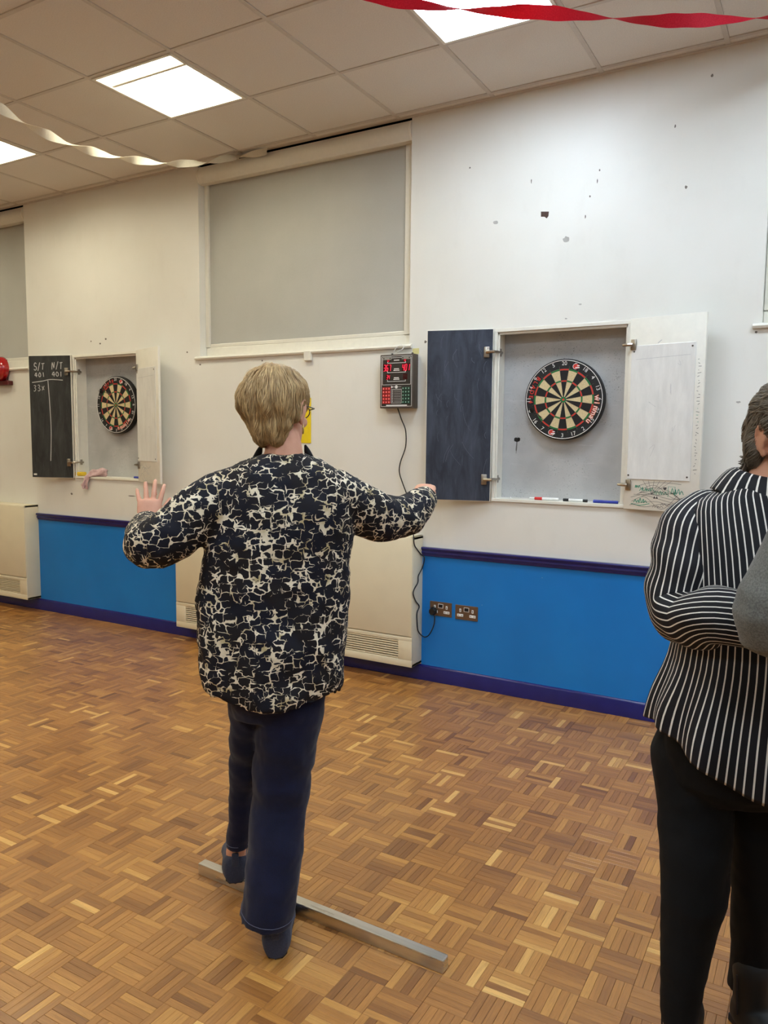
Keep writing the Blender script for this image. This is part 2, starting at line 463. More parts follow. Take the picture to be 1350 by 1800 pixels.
# joints and old marks on the wall
M['grime'] = plain('grey_filler', srgb(176,172,166), .8, var=.15)
M['chip'] = plain('bare_plaster_hole', srgb(78,58,50), .9, var=.3, scale=200)
M['pencil'] = plain('scuff_mark', srgb(120,112,104), .8, var=.2)
def blob(u, v, wpx, hpx, mat, name='scuff', seed=0, tilt=0.0, squarish=0):
    rg = random.Random(seed+int(u*7+v)); c = on_wall(u, v); s = (on_wall(u+1, v)-c).x; sz = (c-on_wall(u, v+1)).z
    pts = []
    for k in range(11):
        a = 2*math.pi*k/11; rr = rg.uniform(.7, 1.15)
        dx, dz = math.cos(a)*wpx/2*rr*s, math.sin(a)*hpx/2*rr*sz
        pts.append((c.x+dx*math.cos(tilt)-dz*math.sin(tilt), -.0001, c.z+dx*math.sin(tilt)+dz*math.cos(tilt)))
    mb = MB(); mb.poly(pts, (0,-1,0), .0006); mb.build(name, mat, wall)
mb = MB(); pts = [on_wall(u, v) for u, v in ((951,372),(965,372),(964,380),(961,384),(957,381),(951,381))]
mb.poly([(p.x, -.0001, p.z) for p in pts], (0,-1,0), .0008); mb.build('plaster_hole', M['chip'], wall)
for u, v, a, b, m in ((871,391,9,7,'grime'),(995,421,11,11,'grime'),(1206,329,5,6,'pencil'),(1187,222,3,6,'pencil'),(934,319,2,8,'pencil'),(1050,318,2,8,'pencil'),(1054,299,3,4,'pencil'),(1029,381,2,7,'pencil'),(1037,345,3,4,'pencil'),(1252,133,5,6,'pencil'),(826,295,3,3,'pencil'),
                     (267,396,4,4,'white'),(186,596,3,4,'pencil'),(176,604,3,3,'pencil'),(160,600,2,3,'pencil'),(329,619,3,3,'pencil'),(352,641,3,3,'pencil'),(461,634,3,3,'pencil'),(748,601,5,5,'pencil'),(1329,584,5,4,'pencil'),(680,962,3,5,'pencil'),(676,966,2,5,'pencil'),(1298,707,9,4,'grime'),(1020,535,5,3,'grime'),(995,560,5,3,'grime'),
                     (126,868,4,4,'pencil'),(232,872,14,1.6,'pencil')): blob(u, v, a, b, M[m])
p0, p1 = on_wall(561, 634), on_wall(560, 870)
MB().box(p0.x-.0015, p0.x+.0015, -.0012, 0, p1.z, p0.z).build('panel_joint', M['wall'], wall)

# ------------------------------------------------------------------ heaters
M['slot'] = plain('dark_hole_paint', srgb(40,36,30), .8)  # dark colour painted in for the shade inside socket holes
def heater(x0, x1, label):
    D, z0, z1 = .135, .104, .906
    t = empty('wall_heater', ((x0+x1)/2, 0, z0), label=label, cat='heater', group='wall heaters')
    hw, H = (x1-x0)/2, z1-z0
    # casing: top, sides, bottom, back
    c = MB()
    c.bbox(-hw, hw, -D+.004, -.0005, H-.02, H, .004); c.bbox(-hw, -hw+.025, -D+.004, -.0005, 0, H, .004); c.bbox(hw-.025, hw, -D+.004, -.0005, 0, H, .004)
    c.bbox(-hw, hw, -D+.004, -.0005, 0, .02, .004); c.box(-hw+.01, hw-.01, -.02, -.001, .01, H-.01)
    c.build('casing', M['cream_metal'], t, smooth=True, angle=30)
    MB().bbox(-hw+.003, hw-.003, -D-.002, -D+.016, .19, H-.004, .004).build('front_panel', M['cream_metal'], t, smooth=True, angle=30)
    g = MB(); g.bbox(-hw, hw, -D, -D+.012, .0, .045, .003); g.bbox(-hw, hw, -D, -D+.012, .160, .186, .003)
    g.bbox(-hw, -hw+.095, -D+.0002, -D+.012, .04, .165, .003); g.bbox(hw-.095, hw, -D+.0002, -D+.012, .04, .165, .003)
    g.build('grille_frame', M['cream_metal'], t, smooth=True, angle=30)
    sl = MB().bbox(-hw+.09, hw-.09, -D+.002, -D+.012, -.0038, .0038, .001).mesh('slat'); sl.materials.append(M['cream_metal'])
    for k in range(8): link('slat', sl, t, (0, 0, .052+k*.0146))
    return t
heater(*HEAT[0], label='cream wall heater below the round red bell')
heater(*HEAT[1], label='cream wall heater behind the woman in the patterned tunic')

# ------------------------------------------------------------------ dartboard cabinets
def mat_panel():
    k = NT('grey_backing_board'); o = k.coord()
    c = k.ramp(k.noise(o, 5, 4), [(.3, srgb(172,172,172)), (.7, srgb(192,192,191))])
    sc1 = k.noise(k.mapping(o, (3, 1, 30), (0, .6, 0)), 2.0, 4, .6, .4)
    c = k.mix(k.math('MULTIPLY', k.ramp(sc1, [(.62, (0,0,0,1)), (.72, (1,1,1,1))]), .5), c, srgb(204,204,204))
    pits = k.noise(o, 190, 2, .5)
    mask = k.ramp(k.noise(o, 4, 2), [(.4, (0,0,0,1)), (.6, (1,1,1,1))])
    c = k.mix(k.math('MULTIPLY', k.ramp(pits, [(.66, (0,0,0,1)), (.70, (1,1,1,1))]), mask), c, srgb(86,84,82))
    k.color(c); k.set(.75, 0, .3); k.bump(pits, .2, .002); return k.m
M['panel'] = mat_panel()
def mat_chalk(name, a, b):
    k = NT(name); o = k.coord()
    sm = k.noise(k.mapping(o, (9, 9, 2.2), (0, .35, 0)), 1.6, 6, .65, .8)
    c = k.ramp(sm, [(.35, a), (.75, b)])
    st = k.noise(k.mapping(o, (70, 70, 5), (0, .25, 0)), 1.5, 3, .6)
    c = k.mix(k.math('MULTIPLY', k.ramp(st, [(.6, (0,0,0,1)), (.8, (1,1,1,1))]), .25), c, srgb(120,124,136))
    k.color(c); k.set(.65, 0, .35); return k.m
M['chalk_navy'] = mat_chalk('slate_blue_chalkboard', srgb(42,47,59), srgb(70,76,90))
M['chalk_black'] = mat_chalk('black_chalkboard', srgb(42,42,42), srgb(66,66,64))
def mat_wb():
    k = NT('used_whiteboard'); o = k.coord()
    sm = k.noise(k.mapping(o, (12, 12, 3)), 1.3, 5, .65)
    c = k.ramp(sm, [(.35, srgb(222,221,217)), (.65, srgb(236,235,231))])
    k.color(c); k.set(.3, 0, .5); return k.m
M['whiteboard'] = mat_wb()
M['chalkline'] = plain('chalk_line', srgb(190,190,188), .9, var=.2, scale=300)
M['chalkfaint'] = plain('faint_chalk_line', srgb(92,97,110), .9, var=.25, scale=300)
M['ink_green'] = plain('green_marker_ink', srgb(40,150,120), .6)
M['ink_black'] = plain('black_marker_ink', srgb(70,66,66), .6)
M['ink_grey'] = plain('rubbed_ink', srgb(188,188,190), .6)
M['screw'] = plain('screw_head', srgb(90,86,80), .4, .8)

STROKE = {'S': [[(.9,.85),(.5,1),(.15,.8),(.3,.55),(.75,.45),(.8,.15),(.4,0),(.05,.12)]], '/': [[(.1,-.1),(.8,1.05)]],
 'T': [[(0,.95),(1,1)],[(.55,.97),(.4,0)]], 'N': [[(0,0),(.1,.95),(.7,.1),(.85,1)]], '4': [[(.7,0),(.65,1),(.05,.35),(.95,.4)]],
 '0': [[(.5,1),(.12,.7),(.15,.2),(.5,0),(.85,.25),(.85,.75),(.5,1)]], '1': [[(.45,1),(.5,0)]], '-': [[(.1,.5),(.9,.5)]],
 '3': [[(.1,.9),(.5,1),(.8,.8),(.45,.52),(.85,.3),(.5,0),(.05,.1)]], 'x': [[(.1,.1),(.85,.9)],[(.1,.85),(.8,.15)]]}
def write(mb, s, x, z, h, wd, toP, nrm, lw, gap=.35, jit=.06, rg=random.Random(5)):
    """polyline handwriting; toP maps (x,z) in the board to a point"""
    for ch in s:
        for st in STROKE.get(ch, []):
            pts = [toP(x+(px+rg.uniform(-jit, jit))*wd, z+(pz+rg.uniform(-jit, jit))*h) for px, pz in st]
            mb.ribbon(smooth_path(pts, 3), lw, nrm)
        x += wd*(1+gap)
def smooth_path(pts, sub=6):
    pts = [Vector(p) for p in pts]
    if len(pts) < 3: return pts
    out = []
    for i in range(len(pts)-1):
        p0, p1, p2, p3 = pts[max(i-1, 0)], pts[i], pts[i+1], pts[min(i+2, len(pts)-1)]
        for k in range(sub):
            t = k/sub
            out.append(.5*((2*p1)+(p2-p0)*t+(2*p0-5*p1+4*p2-p3)*t*t+(3*p1-p0-3*p2+p3)*t**3))
    out.append(pts[-1]); return out

def cabinet(ci, ang_l, ang_r, wl, wr_, label):
    x0, x1, z0, z1 = CABS[ci]; cx = (x0+x1)/2
    t = empty('dartboard_cabinet', (cx, 0, z0), label=label, cat='cabinet', group='wall cabinets for dartboards')
    a, H = (x1-x0)/2, z1-z0; th = .016
    b = MB()
    b.bbox(-a, -a+th, -.006, CDEP, 0, H, .002); b.bbox(a-th, a, -.006, CDEP, 0, H, .002); b.bbox(-a+.001, a-.001, -.0065, CDEP, H-th-.004, H, .002)
    b.build('carcass', M['white'], t)
    # inner stop bead
    bd = MB(); bd.bbox(-a+th, -a+th+.010, .006, .016, .02, H-th, .002); bd.bbox(a-th-.010, a-th, .006, .016, .02, H-th, .002); bd.bbox(-a+th, a-th, .006, .016, H-th-.018, H-th-.004, .002)
    bd.build('stop_bead', M['white'], t)
    MB().bbox(-a+.001, a-.001, -.012, CDEP, -.001, .018, .003).build('ledge', M['white'], t)
    MB().box(-a+.004, a-.004, CDEP-.012, CDEP+.01, .01, H-.01).build('back_panel', M['panel'], t)
    # door leaves (origin at the hinge edge, local X runs to the free edge)
    DT = .018
    la = math.pi+R(ang_l)
    dl = MB().bbox(0, wl, 0, DT, 0, H+.004, .002).build('chalkboard_door', M['white'], t, (-a-.006, -.006, -.002), (0, 0, la), smooth=True, angle=30)
    MB().box(.003, wl-.005, DT, DT+.003, .004, H-.002).build('chalkboard_sheet', M['chalk_navy'] if ci else M['chalk_black'], dl)
    ra = -R(ang_r)
    dr = MB().bbox(0, wr_, -DT, 0, 0, H+.004, .002).build('whiteboard_door', M['white'], t, (a+.004, -.006, -.002), (0, 0, ra), smooth=True, angle=30)
    zb, zt = (H*.162, H*.862)
    MB().bbox(.014, wr_-.045, -DT-.005, -DT, zb, zt, .0015).build('whiteboard', M['whiteboard'], dr)
    sm = MB()
    for sx, sz in ((.022, zb+.02), (wr_-.06, zb+.02), (.028, zt-.03), (wr_-.062, zt-.02)):
        sm = MB(); sm.cyl((sx, -DT-.0045, sz), (sx, -DT-.0075, sz), .005, .004, 10); sm.build('screw', M['screw'], dr)
    # concealed hinges, two to a door
    for zz in (H*.130, H*.868):
        h = MB(); h.bbox(.020, .052, DT+.002, DT+.012, zz-.030, zz+.030, .003)
        h.tube([(.036, DT+.012, zz), (.012, DT+.022, zz), (-.012, DT+.026, zz)], [.011, .009, .009], 8)
        h.build('hinge', M['chrome'], dl, smooth=True, angle=40)
        h = MB(); h.bbox(-a+th, -a+th+.008, .015, .062, zz-.008, zz+.008, .002); h.bbox(-a+th, -a+th+.006, .030, .050, zz-.022, zz+.022, .002); h.tube([(-a+th+.008, .05, zz), (-a+.02, -.01, zz), (-a+.004, -.03, zz)], [.007, .008, .008], 8)
        h.build('hinge_arm', M['chrome'], t, smooth=True, angle=40)
        h = MB(); h.bbox(.010, .038, -DT-.011, -DT-.002, zz-.028, zz+.028, .003)
        h.tube([(.02, -DT-.012, zz), (-.006, -DT-.020, zz), (-.03, -DT-.012, zz)], [.010, .009, .007], 8)
        h.build('hinge', M['chrome'], dr, smooth=True, angle=40)
    return t, dl, dr, H
cabR, dlR, drR, HR = cabinet(1, 15, 11, .387, .388, 'recessed dartboard cabinet with slate-blue chalkboard door, beside the scoreboard')
cabL, dlL, drL, HL = cabinet(0, 18, 19, .382, .380, 'recessed dartboard cabinet with chalk-written black door and pink cloth on its ledge')
# chalk writing on the far door  (local x runs right-to-left in view, room side is +Y)
toL = lambda x, z: Vector((.382-x, .0215, z))
cw = MB()
write(cw, 'S/T', .05, HL-.115, .055, .026, toL, (0,1,0), .006)
write(cw, 'N/T', .215, HL-.11, .055, .026, toL, (0,1,0), .006)
write(cw, '401', .055, HL-.172, .036, .026, toL, (0,1,0), .006, .3)
write(cw, '401', .215, HL-.168, .036, .026, toL, (0,1,0), .006, .3)
write(cw, '33x', .04, HL-.285, .048, .028, toL, (0,1,0), .005)
cw.ribbon(smooth_path([toL(.03, HL-.215), toL(.12, HL-.205), toL(.2, HL-.192), toL(.31, HL-.198)]), .006, (0,1,0))
cw.ribbon(smooth_path([toL(.175, HL-.2), toL(.185, HL-.4), toL(.19, HL-.6), toL(.178, HL-.85)]), .006, (0,1,0))
cw.build('chalk_writing', M['chalkline'], dlL)['kind'] = 'stuff'
MB().bbox(.335, .362, .021, .026, .02, .034, .001).build('chalk_stub', M['white'], dlL)
# rubbed strokes and scribbles on the near doors
rg = random.Random(21); cw = MB()
for k in range(26):
    x, z = rg.uniform(.03, .33), rg.uniform(.05, .9); a = rg.uniform(.9, 2.0); L_ = rg.uniform(.03, .12)
    cw.ribbon(smooth_path([(x, .0212, z), (x+math.cos(a)*L_*.5+.008, .0212, z+math.sin(a)*L_*.5), (x+math.cos(a)*L_, .0212, z+math.sin(a)*L_)], 4), rg.uniform(.001, .0022), (0,1,0), .0003)
cw.build('chalk_smears', M['chalkfaint'], dlR)['kind'] = 'stuff'
def scribble(door, H, wd, big):
    rg = random.Random(33 if big else 44); DTf = -.0185
    P = lambda x, z: Vector((x, DTf, z))
    g, b, y = MB(), MB(), MB()
    def word(mb, x, z, L_, h, lw, n=9):
        pts = []
        for k in range(n): pts.append(P(x+L_*k/(n-1)+rg.uniform(-.004, .004), z+(h if k % 2 else 0)*rg.uniform(.5, 1.1)))
        mb.ribbon(smooth_path(pts, 4), lw, (0,-1,0))
    if big:
        word(g, .055, .038, .07, .022, .0032, 11); g.ribbon(smooth_path([P(.04, .03), P(.09, .024), P(.14, .036)], 5), .003, (0,-1,0)); word(g, .085, .1, .075, .018, .0026, 13); word(g, .165, .085, .06, .028, .0022, 11); word(g, .25, .09, .06, .03, .003, 9); word(g, .06, .115, .025, .014, .0028, 7)
        g.ribbon([P(.235, .075), P(.235, .128), P(.27, .128), P(.27, .08)], .0022, (0,-1,0))
        for k in range(11):
            x0, z0 = rg.uniform(.03, .1), rg.uniform(.02, .14)
            b.ribbon(smooth_path([P(x0, z0), P(x0+.07, z0+rg.uniform(-.03, .03)), P(min(.35, x0+.16), min(.15, max(.01, z0+rg.uniform(-.04, .04)))), P(min(.36, x0+.24), min(.15, max(.01, z0+rg.uniform(-.05, .05))))], 6), .0014, (0,-1,0))
        for k in range(6): b.ribbon([P(.15, .085), P(.10+.03*k, .155)], .0012, (0,-1,0))
        hx, hz = .218, .118; b.poly([P(hx+a*.009, hz+c*.009) for a, c in ((0,-1.2),(.9,-.1),(.95,.5),(.5,.8),(0,.4),(-.5,.8),(-.95,.5),(-.9,-.1))], (0,-1,0), .0004)
        for hx in (.165, .178): b.poly([P(hx+a*.006, .07+c*.007) for a, c in ((-1,-1),(1,-1),(0,1))], (0,-1,0), .0004)
        word(b, .16, .018, .05, .012, .0016, 9); word(b, .2, .03, .06, .01, .0014, 9)
        for k in range(34):   # marks down the free edge
            z = .2+.58*k/34; L_ = rg.uniform(.006, .02)
            (g if 14 < k < 20 and k % 2 else b).ribbon([P(wd-.034+rg.uniform(0, .01), z), P(wd-.034+L_, z+rg.uniform(-.008, .008))], .002, (0,-1,0))
        y.ribbon(smooth_path([P(.15, .868*H), P(.16, .876*H), P(.17, .884*H)]), .003, (0,-1,0))
    else:
        for k in range(7):
            x0, z0 = rg.uniform(.03, .2), rg.uniform(.03, .14)
            y.ribbon(smooth_path([P(x0, z0), P(x0+.04, z0+rg.uniform(-.03, .03)), P(x0+.09, min(.15, max(.015, z0+rg.uniform(-.04, .04))))], 5), .0022, (0,-1,0))
    if g.v: g.build('green_writing', M['ink_green'], door)['kind'] = 'stuff'
    if b.v: b.build('marker_scribbles', M['ink_black'], door)['kind'] = 'stuff'
    if y.v: y.build('faint_scribbles', M['ink_grey'], door)['kind'] = 'stuff'
    # rubbed-out ink on the board face
    s = MB(); f2 = -.0232
    for k in range(5 if big else 3):
        x0, z0 = rg.uniform(.05, wd-.1), rg.uniform(.22, .8)*H
        s.ribbon(smooth_path([(x0, f2, z0), (x0+rg.uniform(-.01, .03), f2, z0+rg.uniform(-.05, .05)), (x0+rg.uniform(0, .05), f2, z0+rg.uniform(-.06, .06))], 4), .0012, (0,-1,0), .0002)
    s.ribbon([(.04, f2, .79*H), (wd-.07, f2, .80*H)], .0016, (0,-1,0), .0002)
    s.build('rubbed_lines', M['ink_grey'], door)['kind'] = 'stuff'
scribble(drR, HR, .388, True); scribble(drL, HL, .380, False)

# ------------------------------------------------------------------ dartboards
M['sisal_black'] = plain('black_sisal', srgb(26,24,24), .85, var=.2, scale=300)
M['sisal_cream'] = plain('cream_sisal', srgb(214,194,150), .85, var=.12, scale=250)
M['sisal_red'] = plain('red_sisal', srgb(206,58,46), .8, var=.1, scale=250)
M['sisal_green'] = plain('green_sisal', srgb(34,120,62), .8, var=.1, scale=250)
M['board_rim'] = plain('black_board_rim', srgb(20,20,21), .6, var=.1)
M['print_white'] = plain('white_print', srgb(236,234,230), .5, var=.02)
M['print_orange'] = plain('orange_print', srgb(238,120,70), .5, var=.05)
M['wire'] = plain('spider_wire', srgb(120,122,112), .35, .9)
NUM = [20,1,18,4,13,6,10,15,2,17,3,19,7,16,8,11,14,9,12,5]
def sector(r0, r1, name, mat, span=math.pi/10, n=5):
    mb = MB(); pi_, po = [], []
    for k in range(n+1):
        a = -span/2+span*k/n
        pi_.append((math.sin(a)*r0, 0, math.cos(a)*r0)); po.append((math.sin(a)*r1, 0, math.cos(a)*r1))
    mb.poly(pi_+po[::-1], (0,-1,0), .0015)
    me = mb.mesh(name); me.materials.append(mat); return me
SEC = {}
for cn, sm_, rm in (('b', 'sisal_black', 'sisal_red'), ('c', 'sisal_cream', 'sisal_green')):
    SEC[cn] = [('inner_segment', sector(.0159, .099, 'inner_segment', M[sm_])), ('treble_bed', sector(.099, .1075, 'treble_bed', M[rm])),
               ('outer_segment', sector(.1075, .1615, 'outer_segment', M[sm_])), ('double_bed', sector(.1615, .1705, 'double_bed', M[rm]))]
def put_text(mb, s, size, r, ang, flip, bold=.0):
    """one word glyph at angle ang (0 = up, clockwise) on the board face"""
    vs, fs = text_geo(s, size, bold)
    a = ang+(math.pi if flip else 0)
    out = []
    for v in vs:
        x, z = v.x, v.y+(-r if flip else r)
        out.append((x*math.cos(a)+z*math.sin(a), -.0026, -x*math.sin(a)+z*math.cos(a)))
    mb.add(out, fs)
def dartboard(cx, cz, yf, label, brand_rot, txt):
    t = empty('dartboard', (cx, yf, cz), label=label, cat='dartboard', group='dartboards')
    Rr = .2255; N = 64
    b = MB(); circ = lambda r, y: [(math.cos(2*math.pi*k/N)*r, y, math.sin(2*math.pi*k/N)*r) for k in range(N)]
    b.loft([circ(.205, .040), circ(Rr, .040), circ(Rr, .004), circ(Rr-.004, 0), circ(.1, 0)])
    b.build('board_body', M['board_rim'], t, smooth=True, angle=35)
    b = MB(); b.cyl((0, .038, 0), (0, CDEP-.012-yf, 0), .07, .07, 20); b.build('bracket', M['board_rim'], t)
    for k in range(20):
        for nm, me in SEC['b' if k % 2 == 0 else 'c']: link(nm, me, t, rot=(0, math.pi*k/10, 0))
    b = MB(); b.loft([circ(.0155, -.0), circ(.0155, -.002)]); b.build('outer_bull', M['sisal_green'], t)
    b = MB(); b.loft([circ(.0064, -.0), circ(.0064, -.003)]); b.build('bull', M['sisal_red'], t)
    wv = MB()
    for k in range(20):
        a = math.pi*(k+.5)/10
        wv.tube([(math.sin(a)*.0159, -.0022, math.cos(a)*.0159), (math.sin(a)*.185, -.0022, math.cos(a)*.185)], .0006, 4)
    for r in (.0159, .099, .1075, .1615, .1705): wv.tube([(math.sin(2*math.pi*k/60)*r, -.0022, math.cos(2*math.pi*k/60)*r) for k in range(61)], .0006, 4, cap=False)
    wv.build('spider', M['wire'], t)
    nr = MB(); nr.tube([(math.sin(2*math.pi*k/72)*.2165, -.002, math.cos(2*math.pi*k/72)*.2165) for k in range(73)], .0019, 5, cap=False)
    for k, nn in enumerate(NUM):
        a = math.pi*k/10; put_text(nr, str(nn), .031, .199, a, math.cos(a) < -.15, .0)
    nr.build('number_ring', M['print_white'], t)['kind'] = 'stuff'
    # maker's lettering on the outer band
    for off, bold, mat, nm in ((0, .0022, 'print_orange', 'lettering_outline'), (1, .0, 'print_white', 'lettering')):
        w_ = MB()
        for k, ch in enumerate('winmau'): put_text(w_, ch, .042, .188, R(88+7.6*k*1.1)+brand_rot, False, bold)
        w_.xf(Matrix.Translation((0, -.0006*off-.0004, 0))); w_.build(nm, M[mat], t)['kind'] = 'stuff'
    w_ = MB()
    for k, ch in enumerate('BLADE4'): put_text(w_, ch, .034, .190, R(-51-8.4*k)+brand_rot, True, .0004)
    w_.xf(Matrix.Translation((0, -.0006, 0))); w_.build('lettering', M['sisal_red'], t)['kind'] = 'stuff'
    # round maker's badges beside 1 and 19
    for q in (R(20), R(199)):
        c = Vector((math.sin(q)*.192, -.0028, math.cos(q)*.192)); bd = MB()
        bd.loft([[(c.x+math.cos(a)*r_*1.15, y, c.z+math.sin(a)*r_) for a in (2*math.pi*k/16 for k in range(16))] for r_, y in ((.015, c.y), (.015, c.y-.0006))])
        o = bd.build('badge', M['sisal_red'], t)
        s_ = MB(); s_.box(c.x-.004, c.x+.020, c.y-.0014, c.y-.0007, c.z-.010, c.z-.004); s_.box(c.x+.006, c.x+.020, c.y-.0014, c.y-.0007, c.z+.001, c.z+.006)
        s_.tube([(c.x+math.cos(a)*.0155*1.1, c.y-.001, c.z+math.sin(a)*.0155) for a in (R(60+24*k) for k in range(10))], .0014, 4)
        s_.build('badge_lines', M['print_white'], t)['kind'] = 'stuff'
    return t
bR = on_wall(990.5, 702.5, .062); bL = on_wall(204, 712, .062)
dartboard(bR.x, bR.z, .062, 'black-rimmed dartboard in the cabinet with the slate-blue chalkboard door', 0, 1)
dartboard(bL.x, bL.z, .062, 'black-rimmed dartboard in the cabinet with the chalk-written black door', R(42), 1)
M['dart_metal'] = plain('dart_barrel', srgb(120,116,110), .3, 1.0)
M['flight'] = plain('black_flight', srgb(16,16,18), .5)
def dart(tip, axis, label):
    ax = Vector(axis).normalized()
    t = empty('dart', tip, label=label, cat='dart', group='darts')
    q = ax.to_track_quat('Z', 'Y').to_matrix().to_4x4()
    MB().tube([(0,0,-.012),(0,0,.028)], [.0006,.0014], 6).xf(q).build('point', M['dart_metal'], t)
    MB().tube([(0,0,.026),(0,0,.030),(0,0,.070),(0,0,.076)], [.002,.0036,.0034,.002], 10).xf(q).build('barrel', M['dart_metal'], t)
    MB().tube([(0,0,.074),(0,0,.118)], [.0022,.0018], 8).xf(q).build('shaft', M['flight'], t)
    f = MB()
    for k in range(4):
        a = math.pi/2*k; d = Vector((math.cos(a), math.sin(a), 0)); n_ = Vector((-math.sin(a), math.cos(a), 0))
        pr = [Vector((0,0,.108))+d*.001, Vector((0,0,.118))+d*.016, Vector((0,0,.142))+d*.017, Vector((0,0,.150))+d*.010, Vector((0,0,.148))+d*.001]
        f.poly([p-n_*.0003 for p in pr], n_, .0006)
    f.xf(q).build('flight', M['flight'], t)
tp = on_wall(907, 797, CDEP-.012); dart(tp, (.042, -.10, .085), 'black dart stuck in the grey backing board below the dartboard')
tp = on_wall(955.5, 737, .0605); dart(tp, (-.03, -.12, .05), 'dart stuck in the lower part of the dartboard beside the scoreboard')
tp = on_wall(198, 694, .0605); dart(tp, (.02, -.12, .02), 'dart stuck in the upper part of the dartboard with the pink cloth below')

# ------------------------------------------------------------------ things on the ledges
def marker(u0, u1, v, parts, label):
    p0, p1 = on_wall(u0, v, .02), on_wall(u1, v, .02); z = CABS[1][2]+.018+.0085
    p0.z = p1.z = z; L_ = (p1-p0).length
    t = empty('marker_pen', ((p0.x+p1.x)/2, .02, z-.0085), label=label, cat='pen', group='marker pens on the ledge')
    for nm, a, b, r, m in parts:
        MB().tube([((a-.5)*L_, 0, .0085), ((a-.5)*L_+.001, 0, .0085), ((b-.5)*L_-.001, 0, .0085), ((b-.5)*L_, 0, .0085)], [r*.8, r, r, r*.8], 12).build(nm, m, t, smooth=True, angle=40)
M['pen_white'] = plain('white_pen_barrel', srgb(235,235,232), .35); M['pen_red'] = plain('red_pen_cap', srgb(205,42,40), .35)
M['pen_blue'] = plain('blue_pen', srgb(38,54,160), .35); M['pen_black'] = plain('black_pen_cap', srgb(26,26,28), .35)
marker(931, 982, 873, [('cap_end', 0, .2, .006, M['pen_white']), ('cap', .18, .45, .0088, M['pen_red']), ('barrel', .44, 1, .0082, M['pen_white'])], 'white marker pen with a red cap on the cabinet ledge')
marker(990, 1033, 875, [('cap', 0, .24, .0085, M['pen_black']), ('barrel', .23, .82, .0082, M['pen_white']), ('plug', .81, 1, .008, M['pen_black'])], 'white marker pen with black ends on the cabinet ledge')
marker(1043, 1087, 877, [('barrel', .38, 1, .0082, M['pen_blue']), ('cap', 0, .40, .0088, M['pen_blue'])], 'all-blue marker pen on the cabinet ledge')
zl = CABS[0][2]+.018
tag(MB().tube([(on_wall(241, 837, .03).x-.03, .03, zl+.008), (on_wall(241, 837, .03).x+.05, .03, zl+.008)], .008, 12).build('marker_pen', M['pen_blue']), 'blue pen at the end of the ledge beside the pink cloth', 'pen')
tag(MB().cyl((on_wall(898, 869, .04).x, .04, CABS[1][2]+.018), (on_wall(898, 869, .04).x, .04, CABS[1][2]+.026), .005, .004, 8).build('chalk_piece', M['print_white']), 'tiny white chalk piece on the ledge under the slate-blue door hinge', 'chalk')
M['sponge'] = plain('yellow_sponge', srgb(228,190,50), .9, var=.2, scale=300, bump=.5)
sx = on_wall(141, 833, .02).x
tag(MB().bbox(sx-.045, sx+.045, -.005, .05, zl, zl+.032, .008).build('sponge', M['sponge'], smooth=True), 'small yellow sponge on the ledge beside the pink cloth', 'sponge')
def mat_cloth():
    k = NT('pink_cloth'); o = k.coord()
    k.color(k.ramp(k.noise(o, 30, 4), [(.3, srgb(186,150,148)), (.7, srgb(216,186,184))])); k.set(.9, 0, .2, sheen=.3); k.bump(k.noise(o, 60, 4), .5, .004); return k.m
M['cloth'] = mat_cloth()
def cloth():
    # crumpled duster: sheet running along the ledge and hanging over its lip
    path = [on_wall(187, 829, .03), on_wall(176, 832, .015), on_wall(163, 835, .0), on_wall(154, 839, -.022), on_wall(150, 848, -.028), on_wall(147, 857, -.026)]
    path[0].z = max(path[0].z, zl+.03)
    path = smooth_path(path, 6); mb = MB(); rings = []
    for i, p in enumerate(path):
        s = i/(len(path)-1); wd = .045+.012*math.sin(s*7); ring = []
        d = (path[min(i+1, len(path)-1)]-path[max(i-1, 0)]).normalized(); sd = Vector((0,-1,0)); up = d.cross(sd).normalized()
        for k in range(18):
            a = 2*math.pi*k/18; r = wd*(.62+.35*math.sin(3*a+s*9)+.15*math.sin(5*a-s*14))*(.55+.45*math.sin(min(1, (s+.12)*5)*math.pi/2))
            q = p+sd*math.cos(a)*r*.45+up*math.sin(a)*r*.8
            if s < .55: q.z = max(q.z, zl+.001)
            q.y = min(q.y, .09) if s < .55 else min(q.y, -.0125)
            ring.append(q)
        rings.append(ring)
    mb.loft(rings)
    return mb.build('cleaning_cloth', M['cloth'], smooth=True)
tag(cloth(), 'crumpled pink cloth draped over the cabinet ledge', 'cloth')

